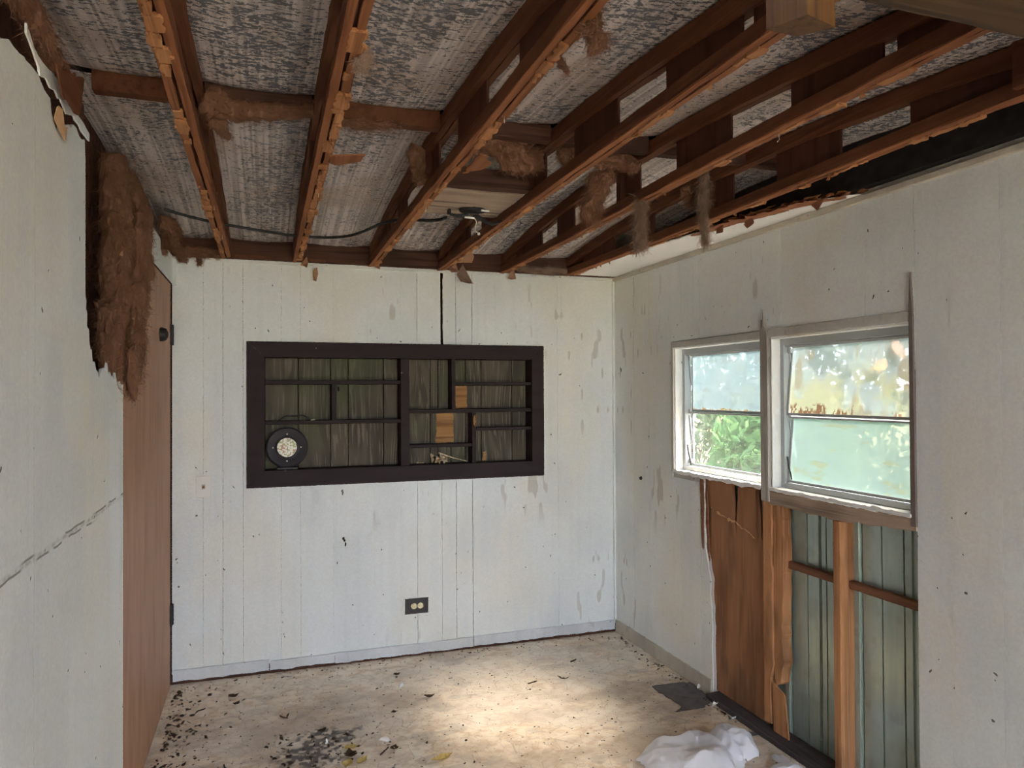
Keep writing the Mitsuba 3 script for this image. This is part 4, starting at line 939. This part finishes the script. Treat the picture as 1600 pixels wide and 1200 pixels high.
for k, (x, y, ln, w, a, lab) in enumerate(((.318, 2.955, .07, .022, 1.7, 'dark curled leaf at the bottom edge between yellow leaves'), (.49, 2.955, .04, .016, 1.1, 'small dark leaf right of the twig'),
                                           (-.145, 3.71, .05, .020, .3, 'dark leaf near the far baseboard, left'), (-.13, 3.62, .04, .013, .8, 'dark curl of leaf in front of the left baseboard'),
                                           (.73, 3.40, .055, .016, .0, 'dark leaf crumble in the middle of the floor'), (.545, 3.29, .025, .012, 1.5, 'dark crumb of leaf left of the middle'), (.225, 3.21, .045, .013, .6, 'dark leaf bit above the black grime patch'),
                                           (1.41, 3.39, .06, .010, -.5, 'brown curl of bark near the right baseboard'), (.63, 3.72, .035, .016, .3, 'brown leaf on the floor under the outlet'))):
    add('dark_leaf', leaf((x, y, .006), ln, w, (math.cos(a), math.sin(a), 0), (-math.sin(a), math.cos(a), 0), .25, k + 25), 'm_leaf_brown', label=lab, cat='leaf', group='dark leaves on the floor')
for k, (pts, lab) in enumerate((([(.06, 3.43), (.075, 3.40), (.09, 3.385)], 'small forked twig lying mid left of the floor'), ([(.43, 2.93), (.47, 2.98)], 'straight twig at the bottom middle left'),
                                ([(-.155, 3.05), (-.145, 2.99)], 'thin twig on the floor near the door'), ([(1.225, 3.40), (1.275, 3.415)], 'short twig on the bright part of the floor'), ([(1.54, 3.60), (1.58, 3.62)], 'tiny twig near the right far corner'))):
    m = tube(spline([(x, y, .004 + .002 * j) for j, (x, y) in enumerate(pts)], 8) if len(pts) > 2 else [(*p, .004) for p in pts], .003, 6)
    if k == 0:
        m = cat_(m, tube([(.085, 3.39, .008), (.095, 3.42, .012)], .003, 6))
    add('twig', m, 'm_leaf_brown', label=lab, cat='twig', group='twigs on the floor')
for k, (x, y, s, lab) in enumerate(((.627, 3.55, .022, 'white paper crumb under the outlet on the floor'), (.46, 3.01, .028, 'white torn paper beside the yellow leaf'), (.235, 3.09, .010, 'white crumb on the black grime patch'),
                                    (1.93, 2.86, .022, 'white crumb of plaster before the tar paper'), (1.985, 3.07, .02, 'white flake at the end of the right baseboard'), (1.955, 2.74, .02, 'white crumb on the dark floor plate'))):
    add('white_crumb', shred((x, y, .006), (s, s * .55), 300 + k, ax=(1, .2, .1), up=(-.2, .95, .25), n=8, curl=4), 'm_white', label=lab, cat='paper scrap', group='white crumbs on the floor')
# crumbs too many to count
g = np.random.default_rng(19); lit = []
def crumb(x, y, s):
    m = trimesh.creation.icosphere(0, 1.0); m.vertices = m.vertices * g.uniform(.5, 1.4, (12, 1)) * [s, s * .6, s * .45]
    m.apply_transform(trimesh.transformations.rotation_matrix(g.random() * 6.3, [0, 0, 1])); m.apply_translation([x, y, s * .3]); return m
def flakes(x, y, s):
    return shred((x, y, .004), (s, s * .4), int(g.integers(1e6)), ax=(math.cos(6.3 * g.random()), math.sin(6.3 * g.random()), .1), up=(-.3, .8, .3), t=.001, n=6)
for k in range(950):
    w = g.random()
    if w < .22: x, y, s = L + abs(g.normal()) * .08 + .02, 2.9 + 1.05 * g.random(), .004 + .010 * g.random() ** 2
    elif w < .40: x, y, s = .20 + .13 * g.normal(), 3.03 + .10 * g.normal(), .003 + .010 * g.random() ** 2
    elif w < .55: x, y, s = -.4 + 2.3 * g.random(), D - .02 - abs(g.normal()) * .05, .003 + .006 * g.random() ** 2
    elif w < .70: x, y, s = R - .02 - abs(g.normal()) * .04, 2.7 + 1.2 * g.random(), .003 + .007 * g.random() ** 2
    else: x, y, s = L + .05 + 2.3 * g.random() ** 1.5, 2.6 + 1.3 * g.random(), .0025 + .006 * g.random() ** 3
    x = min(max(x, L + .012), R - .06 if y < 2.98 else R - .015); y = min(y, D - .018)
    lit.append(crumb(x, y, s) if g.random() < .55 else flakes(x, y, s * 1.5))
add('floor_litter', cat_(*lit), 'm_litter', kind='stuff', label='dark crumbs of dirt and leaf scattered over the tan floor', cat='litter')

# ------------------------------------------------------------------ outside the windows
def bush(center, rad, n, size, m, seed, label, stems=10, cat='bush', zmin=-.68):
    g = np.random.default_rng(seed)
    key = 'bush' if 'bush' not in BK else f'bush_{len(BK):03d}'
    BK.append('bush'); info(key, label, cat)
    d = g.normal(size=(n, 3)); d /= np.linalg.norm(d, axis=1, keepdims=True)
    r = .45 + .55 * g.random((n, 1)) ** .5
    lump = .75 + .6 * meshkit.fbm(d * 2.2 + seed, 3, seed)[:, None]
    c = np.array(center) + d * r * lump * np.array(rad); c[:, 2] = np.maximum(c[:, 2], zmin)
    ax = g.normal(size=(n, 3)); ax /= np.linalg.norm(ax, axis=1, keepdims=True)
    nn = d + .9 * g.normal(size=(n, 3)) + [0, 0, .5]; up = np.cross(ax, nn); up /= np.linalg.norm(up, axis=1, keepdims=True)
    nn = np.cross(ax, up)
    s = size * (.6 + .8 * g.random((n, 1)))
    pts = np.stack([c - ax * s, c + up * s * .42 + nn * s * .12, c + ax * s, c - up * s * .42 + nn * s * .12], 1).reshape(-1, 3)
    b = np.arange(n)[:, None] * 4
    add(key + '__foliage', trimesh.Trimesh(pts, np.vstack([b + [0, 1, 2], b + [0, 2, 3]]), process=False), m, kind='stuff')
    st = []
    for k in range(stems):
        e = np.array(center) + g.normal(size=3) * np.array(rad) * .4
        a = np.array([center[0] + g.normal() * rad[0] * .2, center[1] + g.normal() * rad[1] * .2, -.75])
        st.append(tube([a, (a + e) / 2 + g.normal(size=3) * .06, e], [.02, .014, .006], 5))
    add(key + '__stem', cat_(*st), 'm_bark', kind='stuff')
BK = []
bush((4.55, 5.65, .62), (.70, .52, .95), 4200, .062, 'm_fol_bright', 1, 'bright green leafy bush close outside the left window')
bush((4.9, 7.3, .62), (.75, .62, 1.0), 3600, .055, 'm_fol_mid', 2, 'dull green twiggy bush seen at the left of the clear pane', stems=60)
bush((4.7, 4.05, .35), (.75, .60, .85), 4500, .05, 'm_fol_mid', 4, 'green shrub behind the milky lower pane of the right window')
bush((9.2, 11.0, 2.6), (1.9, 1.6, 3.2), 6500, .12, 'm_fol_dark', 5, 'dark tall tree crown behind the bushes', stems=14, cat='tree')
bush((8.8, 6.2, 2.8), (1.8, 1.6, 3.0), 6500, .12, 'm_fol_mid', 6, 'loose tree crown showing through the stained pane', stems=14, cat='tree')
bush((8.6, 1.4, 2.4), (1.7, 1.7, 3.0), 6000, .12, 'm_fol_mid', 7, 'green tree beyond the right edge of the right window', stems=10, cat='tree')
